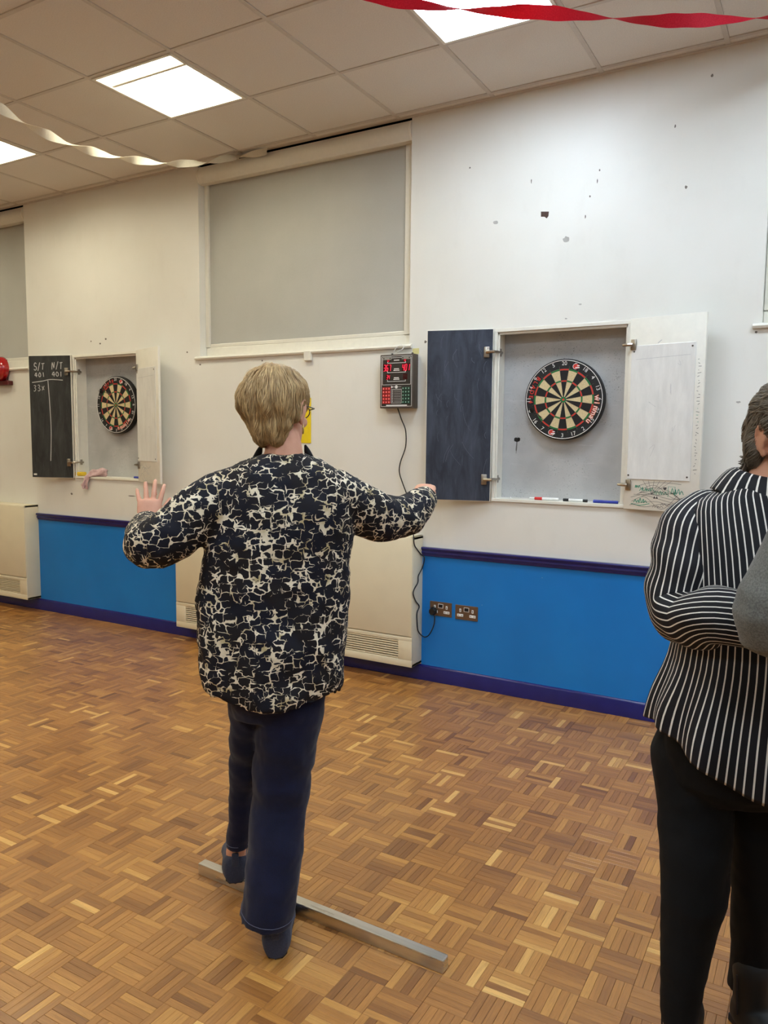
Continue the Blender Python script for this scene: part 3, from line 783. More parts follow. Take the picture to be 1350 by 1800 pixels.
# ------------------------------------------------------------------ electronic scoreboard
def scoreboard():
    x0, x1, z0, z1, D = -2.418, -2.186, 1.680, 2.004, .062
    t = empty('electronic_scoreboard', ((x0+x1)/2, 0, z0), label='brown electronic darts scoreboard with red digits hanging under the window sill', cat='scoreboard')
    hw, H = (x1-x0)/2, z1-z0
    case = plain('scoreboard_case', srgb(82,72,64), .5); face = plain('scoreboard_face', srgb(52,46,42), .35)
    MB().bbox(-hw, hw, -D, -.001, 0, H, .004).build('case', case, t, smooth=True, angle=30)
    MB().box(-hw+.008, hw-.008, -D-.0015, -D, .008, H-.008).build('face', face, t)
    yf = -D-.0016
    ln = MB()
    def rect(a, b, c, d, w_=.0022):
        for q in ((a, b, c, c+w_), (a, b, d-w_, d), (a, a+w_, c, d), (b-w_, b, c, d)): ln.box(q[0], q[1], yf-.0006, yf, q[2], q[3])
    rect(-hw+.010, hw-.010, .010, H-.010)
    rect(-hw+.017, hw-.017, H*.435, H-.020)
    for zz in (H*.835, H*.66, H*.495):   # brackets joining the two columns
        ln.box(-.062, .062, yf-.0006, yf, zz, zz+.0026)
        for s in (-1, 1): ln.box(s*.062-.0014, s*.062+.0014, yf-.0006, yf, zz, zz+.010)
        for dz in ((.016, .010), (.007, .012)) if zz < H*.8 else ((.011, .011),): ln.box(-dz[1]*1.7, dz[1]*1.7, yf-.0006, yf, zz+dz[0]+.004, zz+dz[0]+.009)
    ln.box(-.07, .075, yf-.0006, yf, .014, .020)
    rect(-.036, .036, .030, H*.355, .0018)
    for k in range(8): ln.box(-.030, -.022, yf-.0006, yf, .037+k*.0098, .0405+k*.0098); ln.box(-.016, .030, yf-.0006, yf, .0385+k*.0098, .0397+k*.0098)
    ln.build('face_markings', M['print_white'], t)['kind'] = 'stuff'
    # dart emblem
    em = MB(); ez = H*.395
    em.loft([[(math.cos(a)*r_, y, ez+math.sin(a)*r_) for a in (2*math.pi*k/16 for k in range(16))] for r_, y in ((.010, yf), (.010, yf-.0007))])
    em.poly([(-.036, yf, ez-.008), (-.036, yf, ez+.008), (-.020, yf, ez)], (0,-1,0), .0006); em.poly([(-.03, yf, ez-.0015), (.034, yf, ez-.0006), (.034, yf, ez+.0006), (-.03, yf, ez+.0015)], (0,-1,0), .0006)
    em.build('dart_emblem', M['print_white'], t)
    pl = MB()
    for cx in (-.066, .066): pl.box(cx-.030, cx+.030, yf-.002, yf, H-.032, H-.015)
    pl.build('name_plate', plain('grey_plate', srgb(150,146,138), .5), t)['kind'] = 'stuff'
    sc_ = MB()
    for cx in (-.066, .066):
        for dx in (-.022, .022): sc_.cyl((cx+dx, yf-.002, H-.0235), (cx+dx, yf-.004, H-.0235), .004, .003, 8)
    sc_.build('plate_screws', M['plastic_black'], t)['kind'] = 'stuff'
    led = emit('red_led', (1.0, .02, .06), 1.3); seg7 = {'0': 'abcdef', '1': 'bc', '3': 'abgcd', '4': 'fgbc', '6': 'afgedc', '7': 'abc'}
    def digit(ch, x, z, w_, h):
        P = {'a': ((0,h),(w_,h)), 'b': ((w_,h),(w_,h/2)), 'c': ((w_,h/2),(w_,0)), 'd': ((0,0),(w_,0)), 'e': ((0,h/2),(0,0)), 'f': ((0,h),(0,h/2)), 'g': ((0,h/2),(w_,h/2))}
        mb = MB()
        for s in seg7[ch]:
            (a, b), (c, d) = P[s]; sh = .12
            mb.ribbon([(x+a+b*sh, yf, z+b), (x+c+d*sh, yf, z+d)], h*.085, (0,-1,0), .0008)
        mb.build('led_digit', led, t)
    dk = MB(); dk.box(-.094, -.038, yf-.0005, yf, H*.685, H*.685+.046); dk.box(.036, .094, yf-.0005, yf, H*.685, H*.685+.046); dk.box(-.075, -.045, yf-.0005, yf, H*.53, H*.53+.034); dk.box(.045,.075, yf-.0005, yf, H*.53, H*.53+.034); dk.box(-.070, -.046, yf-.0005, yf, H*.86, H*.86+.026); dk.box(.046, .070, yf-.0005, yf, H*.86, H*.86+.026)
    dk.build('display_window', plain('dark_red_window', srgb(60,14,18), .25), t)['kind'] = 'stuff'
    for k, ch in enumerate('367'): digit(ch, -.090+k*.0185, H*.695, .0105, .036)
    for k, ch in enumerate('401'): digit(ch, .039+k*.0185, H*.695, .0105, .036)
    digit('0', -.063, H*.868, .009, .020); digit('0', .053, H*.868, .009, .020)
    for k, ch in enumerate('34'): digit(ch, -.070+k*.0125, H*.542, .008, .024)
    bt = MB().bbox(-.0085, .0085, -.004, 0, -.0085, .0085, .0015).mesh('button')
    for s, c, key in ((-1, srgb(196,30,34), 'red_button'), (1, srgb(14,66,48), 'green_button')):
        me = bt.copy(); me.materials.append(plain(key, c, .4))
        dotm = MB()
        for i in range(3):
            for j in range(5):
                x, z = s*.068+(i-1)*.0192, .036+j*.0205
                link('button', me, t, (x, yf, z)); dotm.box(x-.0032, x+.0032, yf-.0046, yf-.004, z-.004, z+.004)
        dotm.build('button_numerals', plain(key+'_print', srgb(226,150,140) if s < 0 else srgb(150,186,168), .5), t)['kind'] = 'stuff'
    hk = MB()
    for cx in (-.055, .085): hk.cyl((cx, -.02, H), (cx, -.02, H+.010), .008, .006, 10)
    hk.build('hanger', M['plastic_black'], t)['kind'] = 'stuff'
    return t, x0, x1, z0, z1
sb = scoreboard()
# white strings holding it to the sill, a scrap of yellow tape
st = MB(); q0 = on_wall(707, 606, -.024); hk = Vector((-2.357, -.02, 2.012))
st.tube(smooth_path([hk, on_wall(694, 615, -.03), on_wall(699, 609, -.03), q0]), .0022, 6); st.tube(smooth_path([hk+Vector((.01,0,0)), on_wall(702, 617, -.03), on_wall(709, 612, -.03), q0+Vector((.014,0,.0))]), .0022, 6)
sr = tag(st.build('hanging_string', M['print_white'], smooth=True), 'thin white string tying the scoreboard to the window sill', 'string')
tp = on_wall(731, 617, 0)
tag(MB().box(tp.x-.022, tp.x+.022, -.0015, 0, tp.z-.018, tp.z+.016).build('tape_scrap', plain('yellow_tape', srgb(226,216,150), .6)), 'scrap of pale yellow tape above the scoreboard corner', 'tape')
# yellow notice behind the player's head
ys = on_wall(547, 779)
yb = tag(MB().bbox(ys.x-.21, ys.x, -.004, 0, ys.z, ys.z+.297, .001).build('wall_notice', plain('yellow_notice', srgb(236,206,30), .5, var=.03)), 'yellow notice on the wall behind the blonde woman\'s head', 'sign')

# power cable and plug, sockets
def socket(u0, v0, label):
    a = on_wall(u0, v0); W_, H = .147, .088
    bronze = M.setdefault('bronze', plain('bronze_plate', srgb(120,98,80), .35, .6))
    t = empty('socket_plate', (a.x+W_/2, -.004, a.z-H), label=label, cat='socket', group='double wall sockets')
    MB().bbox(-W_/2, W_/2, -.005, 0, 0, H, .0015).build('plate', bronze, t)
    for s in (-1, 1):
        g = MB(); cx = s*.040; cz = .036
        g.bbox(cx-.006, cx+.006, -.0072, -.004, cz+.010, cz+.030, .002); g.bbox(cx-.020, cx+.020, -.0072, -.004, cz-.018, cz-.002, .003)
        g.build('outlet', M['print_white'], t)['kind'] = 'stuff'
        h = MB(); h.box(cx-.002, cx+.002, -.0078, -.007, cz+.014, cz+.026); h.box(cx-.014, cx-.008, -.0078, -.007, cz-.012, cz-.008); h.box(cx+.008, cx+.014, -.0078, -.007, cz-.012, cz-.008)  # raised dark boxes stand in for the shaded pin holes
        h.build('painted_pin_holes', M['slot'], t)['kind'] = 'stuff'
    s_ = MB()
    for q in ((-.017, .017, .074, .0765), (-.017, .017, .050, .0525), (-.017, -.0145, .05, .0765), (.0145, .017, .05, .0765)): s_.box(q[0], q[1], -.0066, -.004, q[2], q[3])
    s_.build('switch_surround', M['print_white'], t)
    MB().bbox(-.013, .013, -.009, -.004, .053, .073, .002).build('switch', M['plastic_black'], t)
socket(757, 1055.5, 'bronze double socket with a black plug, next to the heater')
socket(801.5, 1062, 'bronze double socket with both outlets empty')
pp = on_wall(764, 1073)
pg = MB(); pg.loft([[(pp.x+math.cos(a)*.024*k, y, pp.z+math.sin(a)*.025*k) for a in (2*math.pi*(i+.5)/8 for i in range(8))] for k, y in ((1, -.0095), (1, -.03), (.8, -.042))])
pg.build('plug_body', M['plastic_black'])
plug = bpy.data.objects['plug_body']; plug.name = 'power_cable'
tag(plug, 'black power cable with plug running from the scoreboard to the socket', 'cable')
HX = HEAT[1][1]+.006
cp = [(-2.31, -.03, 1.682)]+[tuple(on_wall(u, v, -.02)) for u, v in ((706,738),(713,757),(713,785),(704,812),(702,830),(708,850),(716,872),(722,897))]
cp += [tuple(on_wall(725.5, 920, -.05))]
cp += [tuple(on_x(u, v, HX)) for u, v in ((727,944),(728.5,958),(735,968),(740.5,975))]+[tuple(on_wall(746, 981, -.034)), tuple(on_wall(741.5,998,-.02))]
cp += [tuple(on_x(u, v, HX)) for u, v in ((735.5,1012),(734.5,1024),(728,1036),(726.5,1045),(731,1057),(737,1066),(733,1078),(733.5,1096),(735.5,1110))]
cp += [tuple(on_wall(u, v, -.03)) for u, v in ((744,1119),(752,1118),(759,1108),(763.5,1095),(764,1082))]
for i, q in enumerate(cp):
    if 9 <= i <= 23: cp[i] = (max(q[0], HX) if i > 9 else q[0], max(min(q[1], -.012), -.16), q[2])
MB().tube(smooth_path(cp, 5), .0036, 8).build('flex', M['rubber'], plug, smooth=True)

# round red bell with its ledge by the far window
def bell():
    c = on_wall(-3, 648, -.05)
    t = empty('wall_bell', (c.x, 0, c.z-.12), label='round glossy red bell on a dark red bracket by the far window', cat='bell')
    red = plain('red_enamel', srgb(170,18,22), .15, coat=.6); dk = plain('dark_red_enamel', srgb(84,16,18), .35)
    mb = MB(); N = 32; prof = [(.0, -.115), (.03, -.113), (.06, -.104), (.085, -.086), (.1, -.06), (.104, -.035), (.106, -.02), (.1, -.016)]
    mb.loft([[(math.cos(2*math.pi*k/N)*max(r, .001), y, .12+math.sin(2*math.pi*k/N)*max(r, .001)) for k in range(N)] for r, y in prof]); mb.build('gong', red, t, smooth=True)
    MB().bbox(-.14, .125, -.05, -.001, -.020, .016, .004).build('bracket', dk, t)
    MB().bbox(-.06, .06, -.02, -.001, .01, .2, .004).build('back_plate', dk, t)
bell()

# ------------------------------------------------------------------ streamers
def streamer(name, pts, width, half_twist, mat, label, ph=0.0, ends=(1, 1)):
    pts = list(pts)      # carry the loose ends on and up to where they are pinned to the ceiling
    for k, e in enumerate(ends):
        if e:
            p, q = (pts[0], pts[1]) if k == 0 else (pts[-1], pts[-2]); d = p-q; d.z = 0; r = p+d.normalized()*1.3; r.z = ZC-.03; m_ = p+d.normalized()*.6; m_.z = p.z+(r.z-p.z)*.35
            r.y, m_.y = min(r.y, -.14), min(m_.y, -.12)
            pts = [r, m_]+pts if k == 0 else pts+[m_, r]
    path = smooth_path(pts, 24); mb = MB()
    for q in path: q.z = min(q.z, ZC-.028); q.y = min(q.y, -.045); rings = []; L_ = 0
    for i, p in enumerate(path):
        if i: L_ += (p-path[i-1]).length
        d = (path[min(i+1, len(path)-1)]-path[max(i-1, 0)]).normalized()
        s0 = d.cross(Vector((0,0,1))).normalized(); u0 = s0.cross(d)
        a = ph+math.pi*L_/half_twist; sd = s0*math.cos(a)+u0*math.sin(a); nn = d.cross(sd)
        w_ = width/2*(1+.06*math.sin(L_*40)); cu = nn*.004*math.sin(L_*31)
        rings.append([p-sd*w_, p+cu, p+sd*w_, p+sd*w_+nn*.0008, p+cu+nn*.0008, p-sd*w_+nn*.0008])
    mb.loft(rings); o = mb.build(name, mat, smooth=True, angle=60)
    return tag(o, label, 'streamer', 'crepe paper streamers')
def mat_crepe(name, a, b):
    k = NT(name); o = k.coord(); nz = k.noise(o, 220, 3)
    k.color(k.ramp(nz, [(.3, a), (.7, b)])); k.set(.75, 0, .3)
    tr = k.n('ShaderNodeBsdfTranslucent'); tr.inputs[0].default_value = b
    mx = k.n('ShaderNodeMixShader', i_0=.3); k.l(k.b.outputs[0], mx.inputs[1]); k.l(tr.outputs[0], mx.inputs[2]); k.l(mx.outputs[0], k.out.inputs[0])
    k.bump(nz, .4, .002); return k.m
at = lambda u, v, d: CAM+ray(u, v)*d
M['crepe_white'] = mat_crepe('white_crepe', srgb(226,218,200), srgb(240,234,220)); M['crepe_red'] = mat_crepe('red_crepe', srgb(196,22,48), srgb(222,44,66))
end_w = on_z(470, 261, ZC-.012)
streamer('paper_streamer', [at(-260, 20, 3.0), at(-120, 120, 3.35), at(0, 190, 3.7), at(80, 235, 4.0), at(170, 268, 4.35), at(260, 284, 4.65), at(340, 287, 4.9), at(400, 278, 5.1), at(440, 268, 5.2), end_w], .046, .33, M['crepe_white'], 'twisted white paper streamer hanging under the ceiling by the middle blind', .4, (1, 0))
streamer('paper_streamer', [at(480, -60, 2.75), at(660, -8, 2.8), at(760, 11, 2.84), at(860, 19, 2.88), at(955, 22, 2.92), at(1050, 30, 2.97), at(1150, 36, 3.02), at(1250, 35, 3.07), at(1350, 29, 3.12), at(1500, 10, 3.2)], .050, .62, M['crepe_red'], 'loosely twisted red paper streamer hanging in front of the flat ceiling light', 1.9)

# ------------------------------------------------------------------ throw line bar
ba, bb = on_z(348.5, 1537), on_z(778, 1713)
bd_ = (bb-ba); ang = math.atan2(bd_.y, bd_.x)
tb = empty('throw_line_bar', ((ba.x+bb.x)/2, (ba.y+bb.y)/2, 0), ang, label='scuffed square steel bar lying on the floor as a throw line', cat='bar')
hl = bd_.length/2
MB().bbox(-hl, hl, 0, .034, 0, .040, .0025).build('bar_tube', M['steel'], tb)
for x in (-hl-.001, hl-.003): MB().bbox(x, x+.004, .002, .032, .002, .038, .001).build('end_cap', M['steel'], tb)

# ------------------------------------------------------------------ people
class Fig:
    """local frame of a standing figure: X to the viewer's right, Y away from the viewer, Z up"""
    def __init__(s, u, D, name, label):
        d = ray(u, 770); h = Vector((d.x, d.y, 0)).normalized()
        s.h = h; s.s = Vector((h.y, -h.x, 0)); s.D = D
        s.O = Vector((CAM.x, CAM.y, 0))+h*D
        s.root = empty(name, s.O, math.atan2(s.s.y, s.s.x), label=label, cat='person')
    def P(s, u, v, dy=0.0):
        d = ray(u, v); t = (s.D+dy)/d.dot(s.h); p = d*t
        return Vector((p.dot(s.s), dy, CAM.z+p.z))
    def on_floor(s, u, v, z=0.0):
        p = on_z(u, v, z)-s.O; return Vector((p.dot(s.s), p.dot(s.h), z))
def crom(vals, sub):
    """Catmull-Rom through a list of floats"""
    out = []
    for i in range(len(vals)-1):
        a, b, c, d = vals[max(i-1, 0)], vals[i], vals[i+1], vals[min(i+2, len(vals)-1)]
        for k in range(sub):
            t = k/sub; out.append(.5*(2*b+(c-a)*t+(2*a-5*b+4*c-d)*t*t+(3*b-a-3*c+d)*t**3))
    out.append(vals[-1]); return out
def limb(mb, pts, radii, sub=4, n=14, round_ends=True):
    pp = smooth_path(pts, sub) if len(pts) > 2 else [Vector(pts[0]).lerp(Vector(pts[1]), k/sub) for k in range(sub+1)]
    rr = crom(radii, sub) if len(pts) > 2 else [radii[0]+(radii[1]-radii[0])*k/sub for k in range(sub+1)]
    if round_ends:
        d0 = (pp[0]-pp[1]).normalized(); d1 = (pp[-1]-pp[-2]).normalized(); r0, r1 = rr[0], rr[-1]; a, b = pp[0].copy(), pp[-1].copy()
        for q in (.5, .85, .99): pp.insert(0, a+d0*r0*q); rr.insert(0, r0*math.sqrt(1-q*q)); pp.append(b+d1*r1*q); rr.append(r1*math.sqrt(1-q*q))
    mb.tube(pp, rr, n)
def ell(mb, c, r, rot=None, n=16, m=9):
    c = Vector(c); rings = []
    for i in range(m+1):
        a = math.pi*(i+.02)/(m+.04)-math.pi/2
        ring = [Vector((math.cos(a)*math.cos(2*math.pi*k/n)*r[0], math.cos(a)*math.sin(2*math.pi*k/n)*r[1], math.sin(a)*r[2])) for k in range(n)]
        rings.append([c+(rot @ p if rot else p) for p in ring])
    mb.loft(rings)
def sring(cx, cy, z, hx, hy, n=40, e=2.3, zf=None):
    out = []
    for k in range(n):
        a = 2*math.pi*k/n; c, s = math.cos(a), math.sin(a)
        x = hx*math.copysign(abs(c)**(2/e), c); y = hy*math.copysign(abs(s)**(2/e), s)
        out.append(Vector((cx+x, cy+y, z+(zf(a) if zf else 0))))
    return out
def remesh(mb, voxel, smooth=4, factor=.5, name='m'):
    me = mb.mesh(name); o = bpy.data.objects.new('tmp', me); col.objects.link(o)
    md = o.modifiers.new('r', 'REMESH'); md.mode = 'VOXEL'; md.voxel_size = voxel
    if smooth:
        sm = o.modifiers.new('s', 'SMOOTH'); sm.factor = factor; sm.iterations = smooth
    bpy.context.view_layer.update()
    out = bpy.data.meshes.new_from_object(o.evaluated_get(bpy.context.evaluated_depsgraph_get()))
    out.name = name; bpy.data.objects.remove(o); bpy.data.meshes.remove(me); out.shade_smooth(); return out
def wrinkle(me, fn):
    nr = [v.normal.copy() for v in me.vertices]
    for v, n_ in zip(me.vertices, nr): v.co += n_*fn(v.co, n_)
    me.update()
def put(me, name, mat, parent, loc=None, rot=None):
    me.materials.clear(); me.materials.append(mat); return link(name, me, parent, loc, rot)

def mat_skin(name, a, b):
    k = NT(name); o = k.coord()
    nz = k.noise(o, 14, 4); c = k.ramp(nz, [(.3, a), (.7, b)])
    k.color(c); k.set(.5, 0, .4); k.bump(k.noise(o, 320, 3), .15, .001)
    k.b.inputs['Subsurface Weight'].default_value = .12; k.b.inputs['Subsurface Radius'].default_value = (.008, .004, .002); return k.m
M['skin'] = mat_skin('fair_skin', srgb(208,150,122), srgb(224,168,140))
M['skin2'] = mat_skin('tanned_skin', srgb(192,136,108), srgb(210,156,126))
def mat_hair(name, a, b, rough=.55):
    k = NT(name); o = k.coord()
    c = k.ramp(k.noise(k.mapping(o, (60, 60, 18)), 1.0, 3), [(.3, a), (.7, b)])
    st = k.n('ShaderNodeAttribute', attribute_name='tone').outputs[2]
    c = k.mix(1.0, c, k.ramp(st, [(0, (.55,.53,.50,1)), (1, (1.3,1.28,1.22,1))]), 'MULTIPLY')
    k.color(c); k.set(rough, 0, .35); return k.m
M['hair_blonde'] = mat_hair('short_blonde_hair', srgb(162,130,88), srgb(204,174,126))
M['hair_ash'] = mat_hair('ash_brown_hair', srgb(92,82,71), srgb(132,120,104))
M['hair_dark'] = mat_hair('dark_hair', srgb(50,42,36), srgb(68,58,48))
M['eye'] = plain('eye_white', srgb(225,222,215), .2); M['iris'] = plain('iris', srgb(70,84,90), .2); M['lip'] = plain('lips', srgb(176,96,88), .45)
M['brow'] = plain('eyebrow_hair', srgb(120,98,76), .8); M['gold'] = plain('gold', srgb(214,180,110), .25, 1.0)
M['specs'] = plain('spectacle_frame', srgb(60,48,46), .3)

def head_geo(mb, T, k=1.0):
    """skull, jaw, nose and ears; head frame has the face along +Y"""
    tb = [(-.118,.018,.078,.046),(-.108,.036,.090,.012),(-.085,.052,.093,-.020),(-.055,.062,.092,-.046),(-.02,.069,.091,-.074),(.012,.074,.092,-.092),(.045,.077,.093,-.101),(.075,.073,.085,-.097),(.098,.060,.066,-.080),(.114,.038,.038,-.052),(.120,.014,.010,-.022)]
    st = len(mb.v)
    mb.loft([sring(0, (f+b)/2, z, w_, (f-b)/2, 28, 2.15) for z, w_, f, b in tb])
    limb(mb, [(0,.086,.022),(0,.100,.0),(0,.113,-.022)], [.009,.010,.012], 3, 10)
    for s in (-1, 1):
        ell(mb, (s*.010,.100,-.027), (.010,.010,.008)); ell(mb, (s*.033,.083,.030), (.022,.010,.007)); ell(mb, (s*.045,.066,-.025), (.020,.020,.018))
        rot = Matrix.Rotation(s*R(-18), 3, 'Z') @ Matrix.Rotation(R(-10), 3, 'X')
        ell(mb, (s*.079,-.012,-.004), (.006,.017,.029), rot); ell(mb, (s*.077,-.006,-.030), (.006,.009,.011))
        rim = [Vector((s*(.083+.004*math.sin(a)), -.014-.017*math.cos(a)*1.0, .002+.029*math.sin(a))) for a in (R(-60+25*q) for q in range(11))]
        limb(mb, rim, [.0042]*len(rim), 1, 8)
    for s in (-1, 1): ell(mb, (s*.032,.0805,.0195), (.017,.0125,.0085)); ell(mb, (s*.032,.0790,.0015), (.016,.0115,.0065))   # lids
    ell(mb, (0,.088,-.052), (.022,.010,.012)); ell(mb, (0,.084,-.100), (.022,.014,.014))
    mb.xf(T, st)
def face_parts(root, T, brow, glasses=None):
    loc, rot = T.to_translation(), T.to_euler()
    for s in (-1, 1):
        m = MB(); ell(m, (s*.032,.079,.012), (.0135,.012,.0125)); m.build('eye', M['eye'], root, loc, rot, smooth=True)
        m = MB(); ell(m, (s*.032,.0885,.012), (.0058,.0035,.0058)); m.build('iris', M['iris'], root, loc, rot, smooth=True)
        m = MB(); limb(m, [(s*.016,.097,.033),(s*.034,.095,.038),(s*.052,.081,.032)], [.003,.0036,.002], 4, 8); m.build('eyebrow', brow, root, loc, rot, smooth=True)
    m = MB(); limb(m, [(-.024,.091,-.056),(-.008,.100,-.051),(0,.1005,-.053),(.008,.100,-.051),(.024,.091,-.056)], [.002,.0045,.004,.0045,.002], 3, 8); limb(m, [(-.022,.091,-.058),(0,.101,-.062),(.022,.091,-.058)], [.002,.0055,.002], 4, 8)
    m.build('lips', M['lip'], root, loc, rot, smooth=True)
    if glasses:
        g = MB()
        for s in (-1, 1):
            g.tube([(s*(.034)+.024*math.cos(a), .106-.006*abs(math.cos(a)), .008+.019*math.sin(a)) for a in (2*math.pi*k/24 for k in range(25))], .0016, 6, cap=False)
            g.tube([(s*.058,.100,.014), (s*.080,.080,.016), (s*.085,.02,.015), (s*.083,-.016,.014), (s*.08,-.028,0)], .0018, 6)
        g.tube([(-.010,.107,.012),(0,.111,.015),(.010,.107,.012)], .0015, 6)
        g.build('spectacles', glasses, root, loc, rot, smooth=True)
def hand_geo(mb, T, sx, curl=(.25,.3,.25), spread=.05, thumb=.7, k=1.0, tcurl=.2):
    """hand frame: wrist at origin, fingers along +Y, palm faces -Z, thumb on side sx"""
    st = len(mb.v)
    rings = []
    for y, w_, t in ((-.02,.027,.021),(.0,.028,.020),(.02,.034,.018),(.05,.041,.016),(.078,.041,.0145),(.092,.036,.012)):
        rings.append([Vector((w_*math.copysign(abs(math.cos(a))**.8, math.cos(a)), y, t*math.copysign(abs(math.sin(a))**.8, math.sin(a)))) for a in (2*math.pi*q/16 for q in range(16))])
    mb.loft(rings)
    for i, (x, y, L_, r) in enumerate(((.030,.082,.070,.0088),(.0105,.088,.078,.0092),(-.0095,.086,.072,.0088),(-.029,.078,.056,.0078))):
        p = Vector((sx*x, y-.012, 0)); pts = [p.copy()]; a = 0; side = sx*(.0165 if False else 1)*spread*(1.5-i)
        for seg, c in zip((.45, .31, .24), curl):
            a += c; dr = Vector((math.sin(side)*math.cos(a), math.cos(side)*math.cos(a), -math.sin(a)))
            p = p+dr*(L_*seg+(.012 if seg == .45 else 0)); pts.append(p.copy())
        limb(mb, pts, [r, r*.98, r*.92, r*.78], 3, 10)
    b = Vector((sx*.022,.018,-.004)); d1 = Vector((sx*math.sin(thumb), math.cos(thumb), -.25)).normalized(); d2 = Vector((sx*math.sin(thumb-tcurl), math.cos(thumb-tcurl), -.3)).normalized(); d3 = Vector((sx*math.sin(thumb-2*tcurl), math.cos(thumb-2*tcurl), -.3)).normalized()
    limb(mb, [b, b+d1*.040, b+d1*.040+d2*.032, b+d1*.040+d2*.032+d3*.026], [.014,.0115,.0102,.0082], 3, 10)
    mb.xf(T @ Matrix.Scale(k, 4), st)
def frame(o, y, z):
    """matrix with +Y along y and +Z close to z"""
    y = Vector(y).normalized(); z = Vector(z); z = (z-y*z.dot(y)).normalized(); x = y.cross(z)
    return Matrix.Translation(o) @ Matrix((x, y, z)).transposed().to_4x4()
def tone_attr(me, per, vals):
    at = me.attributes.new('tone', 'FLOAT', 'POINT'); at.data.foreach_set('value', vals)
def strands(blob, n, flow, length, width, keep, lift, seed, taper=.3, seg=7):
    """thin hair locks combed over a blob mesh; flow(co, normal) gives the combing direction"""
    rg = random.Random(seed)
    bm = bmesh.new(); bm.from_mesh(blob); bv = BVHTree.FromBMesh(bm); bm.faces.ensure_lookup_table()
    areas = [f.calc_area() for f in bm.faces]; pick = rg.choices(range(len(areas)), areas, k=n*3)
    V, F, T = [], [], []; cnt = 0
    for fi in pick:
        if cnt >= n: break
        f = bm.faces[fi]; p = f.calc_center_median()
        if not keep(p): continue
        cnt += 1; L_ = rg.uniform(*length); tone = min(1, max(0, rg.gauss(.5, .22))); lf = rg.uniform(*lift); wd = width*rg.uniform(.6, 1.3); pts = []; q = p.copy(); wob = rg.uniform(-.25, .25)
        nrm = f.normal.copy()
        for k in range(seg+1):
            pts.append((q+nrm*(lf*(.35+.65*math.sin(min(1, k/seg*1.4)*math.pi/2))), nrm.copy()))
            d = flow(q, nrm); d = d-nrm*d.dot(nrm)
            if d.length < 1e-6: break
            d.normalize(); d = d+nrm.cross(d)*wob
            q2 = q+d*(L_/seg); hit = bv.find_nearest(q2)
            if hit[0] is None: break
            over = (q2-hit[0]).length
            if over > L_/seg*1.5: break
            q, nrm = hit[0], hit[1]
        if len(pts) < 3: continue
        b = len(V)
        for k, (c, nr) in enumerate(pts):
            d = (pts[min(k+1, len(pts)-1)][0]-pts[max(k-1, 0)][0]).normalized(); sd = d.cross(nr).normalized()*wd*.5*(1-(1-taper)*(k/(len(pts)-1))**2)*(.5+.5*min(1, k/1.5))
            V += [c-sd, c+nr*wd*.28, c+sd]; T += [tone]*3
        for k in range(len(pts)-1):
            a = b+3*k; F += [(a, a+1, a+4, a+3), (a+1, a+2, a+5, a+4)]
    bm.free()
    me = bpy.data.meshes.new('hair_locks'); me.from_pydata([tuple(v) for v in V], [], F); me.update(); tone_attr(me, 0, T); me.shade_smooth(); return me
def fbm(p, s, o=3):
    return noise.fractal(Vector(p)*s, .6, 2.0, o)

# clothing materials
def mat_tunic():
    k = NT('patterned_tunic'); o = k.coord()
    wv = k.n('ShaderNodeTexNoise', i_Scale=26.0, i_Detail=2.0); k.l(o, wv.inputs['Vector'])
    wp = k.n('ShaderNodeVectorMath', operation='MULTIPLY_ADD'); k.l(wv.outputs[1], wp.inputs[0]); wp.inputs[1].default_value = (.022,.022,.022); k.l(o, wp.inputs[2])
    def cells(scale, stretch, loc, base, amp, nsc):
        sq = k.mapping(wp.outputs[0], stretch, loc=loc); d = []
        for ft in ('F1', 'F2'):
            v = k.n('ShaderNodeTexVoronoi', feature=ft, distance='CHEBYCHEV', i_Scale=scale, i_Randomness=.9); k.l(sq, v.inputs['Vector']); d.append(v.outputs[0])
        thick = k.math('MULTIPLY_ADD', k.math('SUBTRACT', k.noise(k.mapping(o, loc=loc), nsc, 2), .5), amp, base)
        return k.math('LESS_THAN', k.math('SUBTRACT', d[1], d[0]), thick)
    f = k.math('MAXIMUM', cells(34.0, (1, .9, 1.35), (0,0,0), .045, .55, 30), cells(30.0, (1.5, .9, .8), (3,1,2), -.03, .45, 24))
    cr = k.ramp(k.noise(o, 22, 2), [(.35, srgb(232,220,196)), (.55, srgb(214,200,172)), (.68, srgb(176,158,116))])
    dk = k.ramp(k.noise(o, 12, 2), [(.4, srgb(17,18,30)), (.6, srgb(24,20,22))])
    k.color(k.mix(f, dk, cr)); k.set(.75, 0, .25); k.bump(k.noise(o, 500, 2), .12, .001); return k.m
M['tunic'] = mat_tunic()
def mat_fabric(name, a, b, sc_=400, rough=.85, sheen=.1, bump=.2):
    k = NT(name); o = k.coord(); nz = k.noise(o, sc_, 2); big = k.noise(o, 7, 3)
    k.color(k.mix(.5, k.ramp(nz, [(.35, a), (.65, b)]), k.ramp(big, [(.3, a), (.7, b)]))); k.set(rough, 0, .25, sheen=sheen); k.bump(nz, bump, .001); return k.m
M['denim'] = mat_fabric('dark_navy_denim', srgb(10,13,34), srgb(19,23,54))
M['black_cloth'] = mat_fabric('black_stretch_cloth', srgb(8,8,9), srgb(15,15,16), sheen=0)
M['shoe'] = mat_fabric('navy_suede', srgb(44,46,60), srgb(62,64,80), 250)
M['sole'] = plain('dark_rubber_sole', srgb(24,22,26), .7)
M['boot'] = plain('black_boot_leather', srgb(10,10,11), .6, var=.2)
M['marl'] = mat_fabric('grey_marl_knit', srgb(78,78,74), srgb(124,124,118), 330, .95, .1, .5)
M['stitch'] = plain('grey_stitching', srgb(84,88,110), .8)
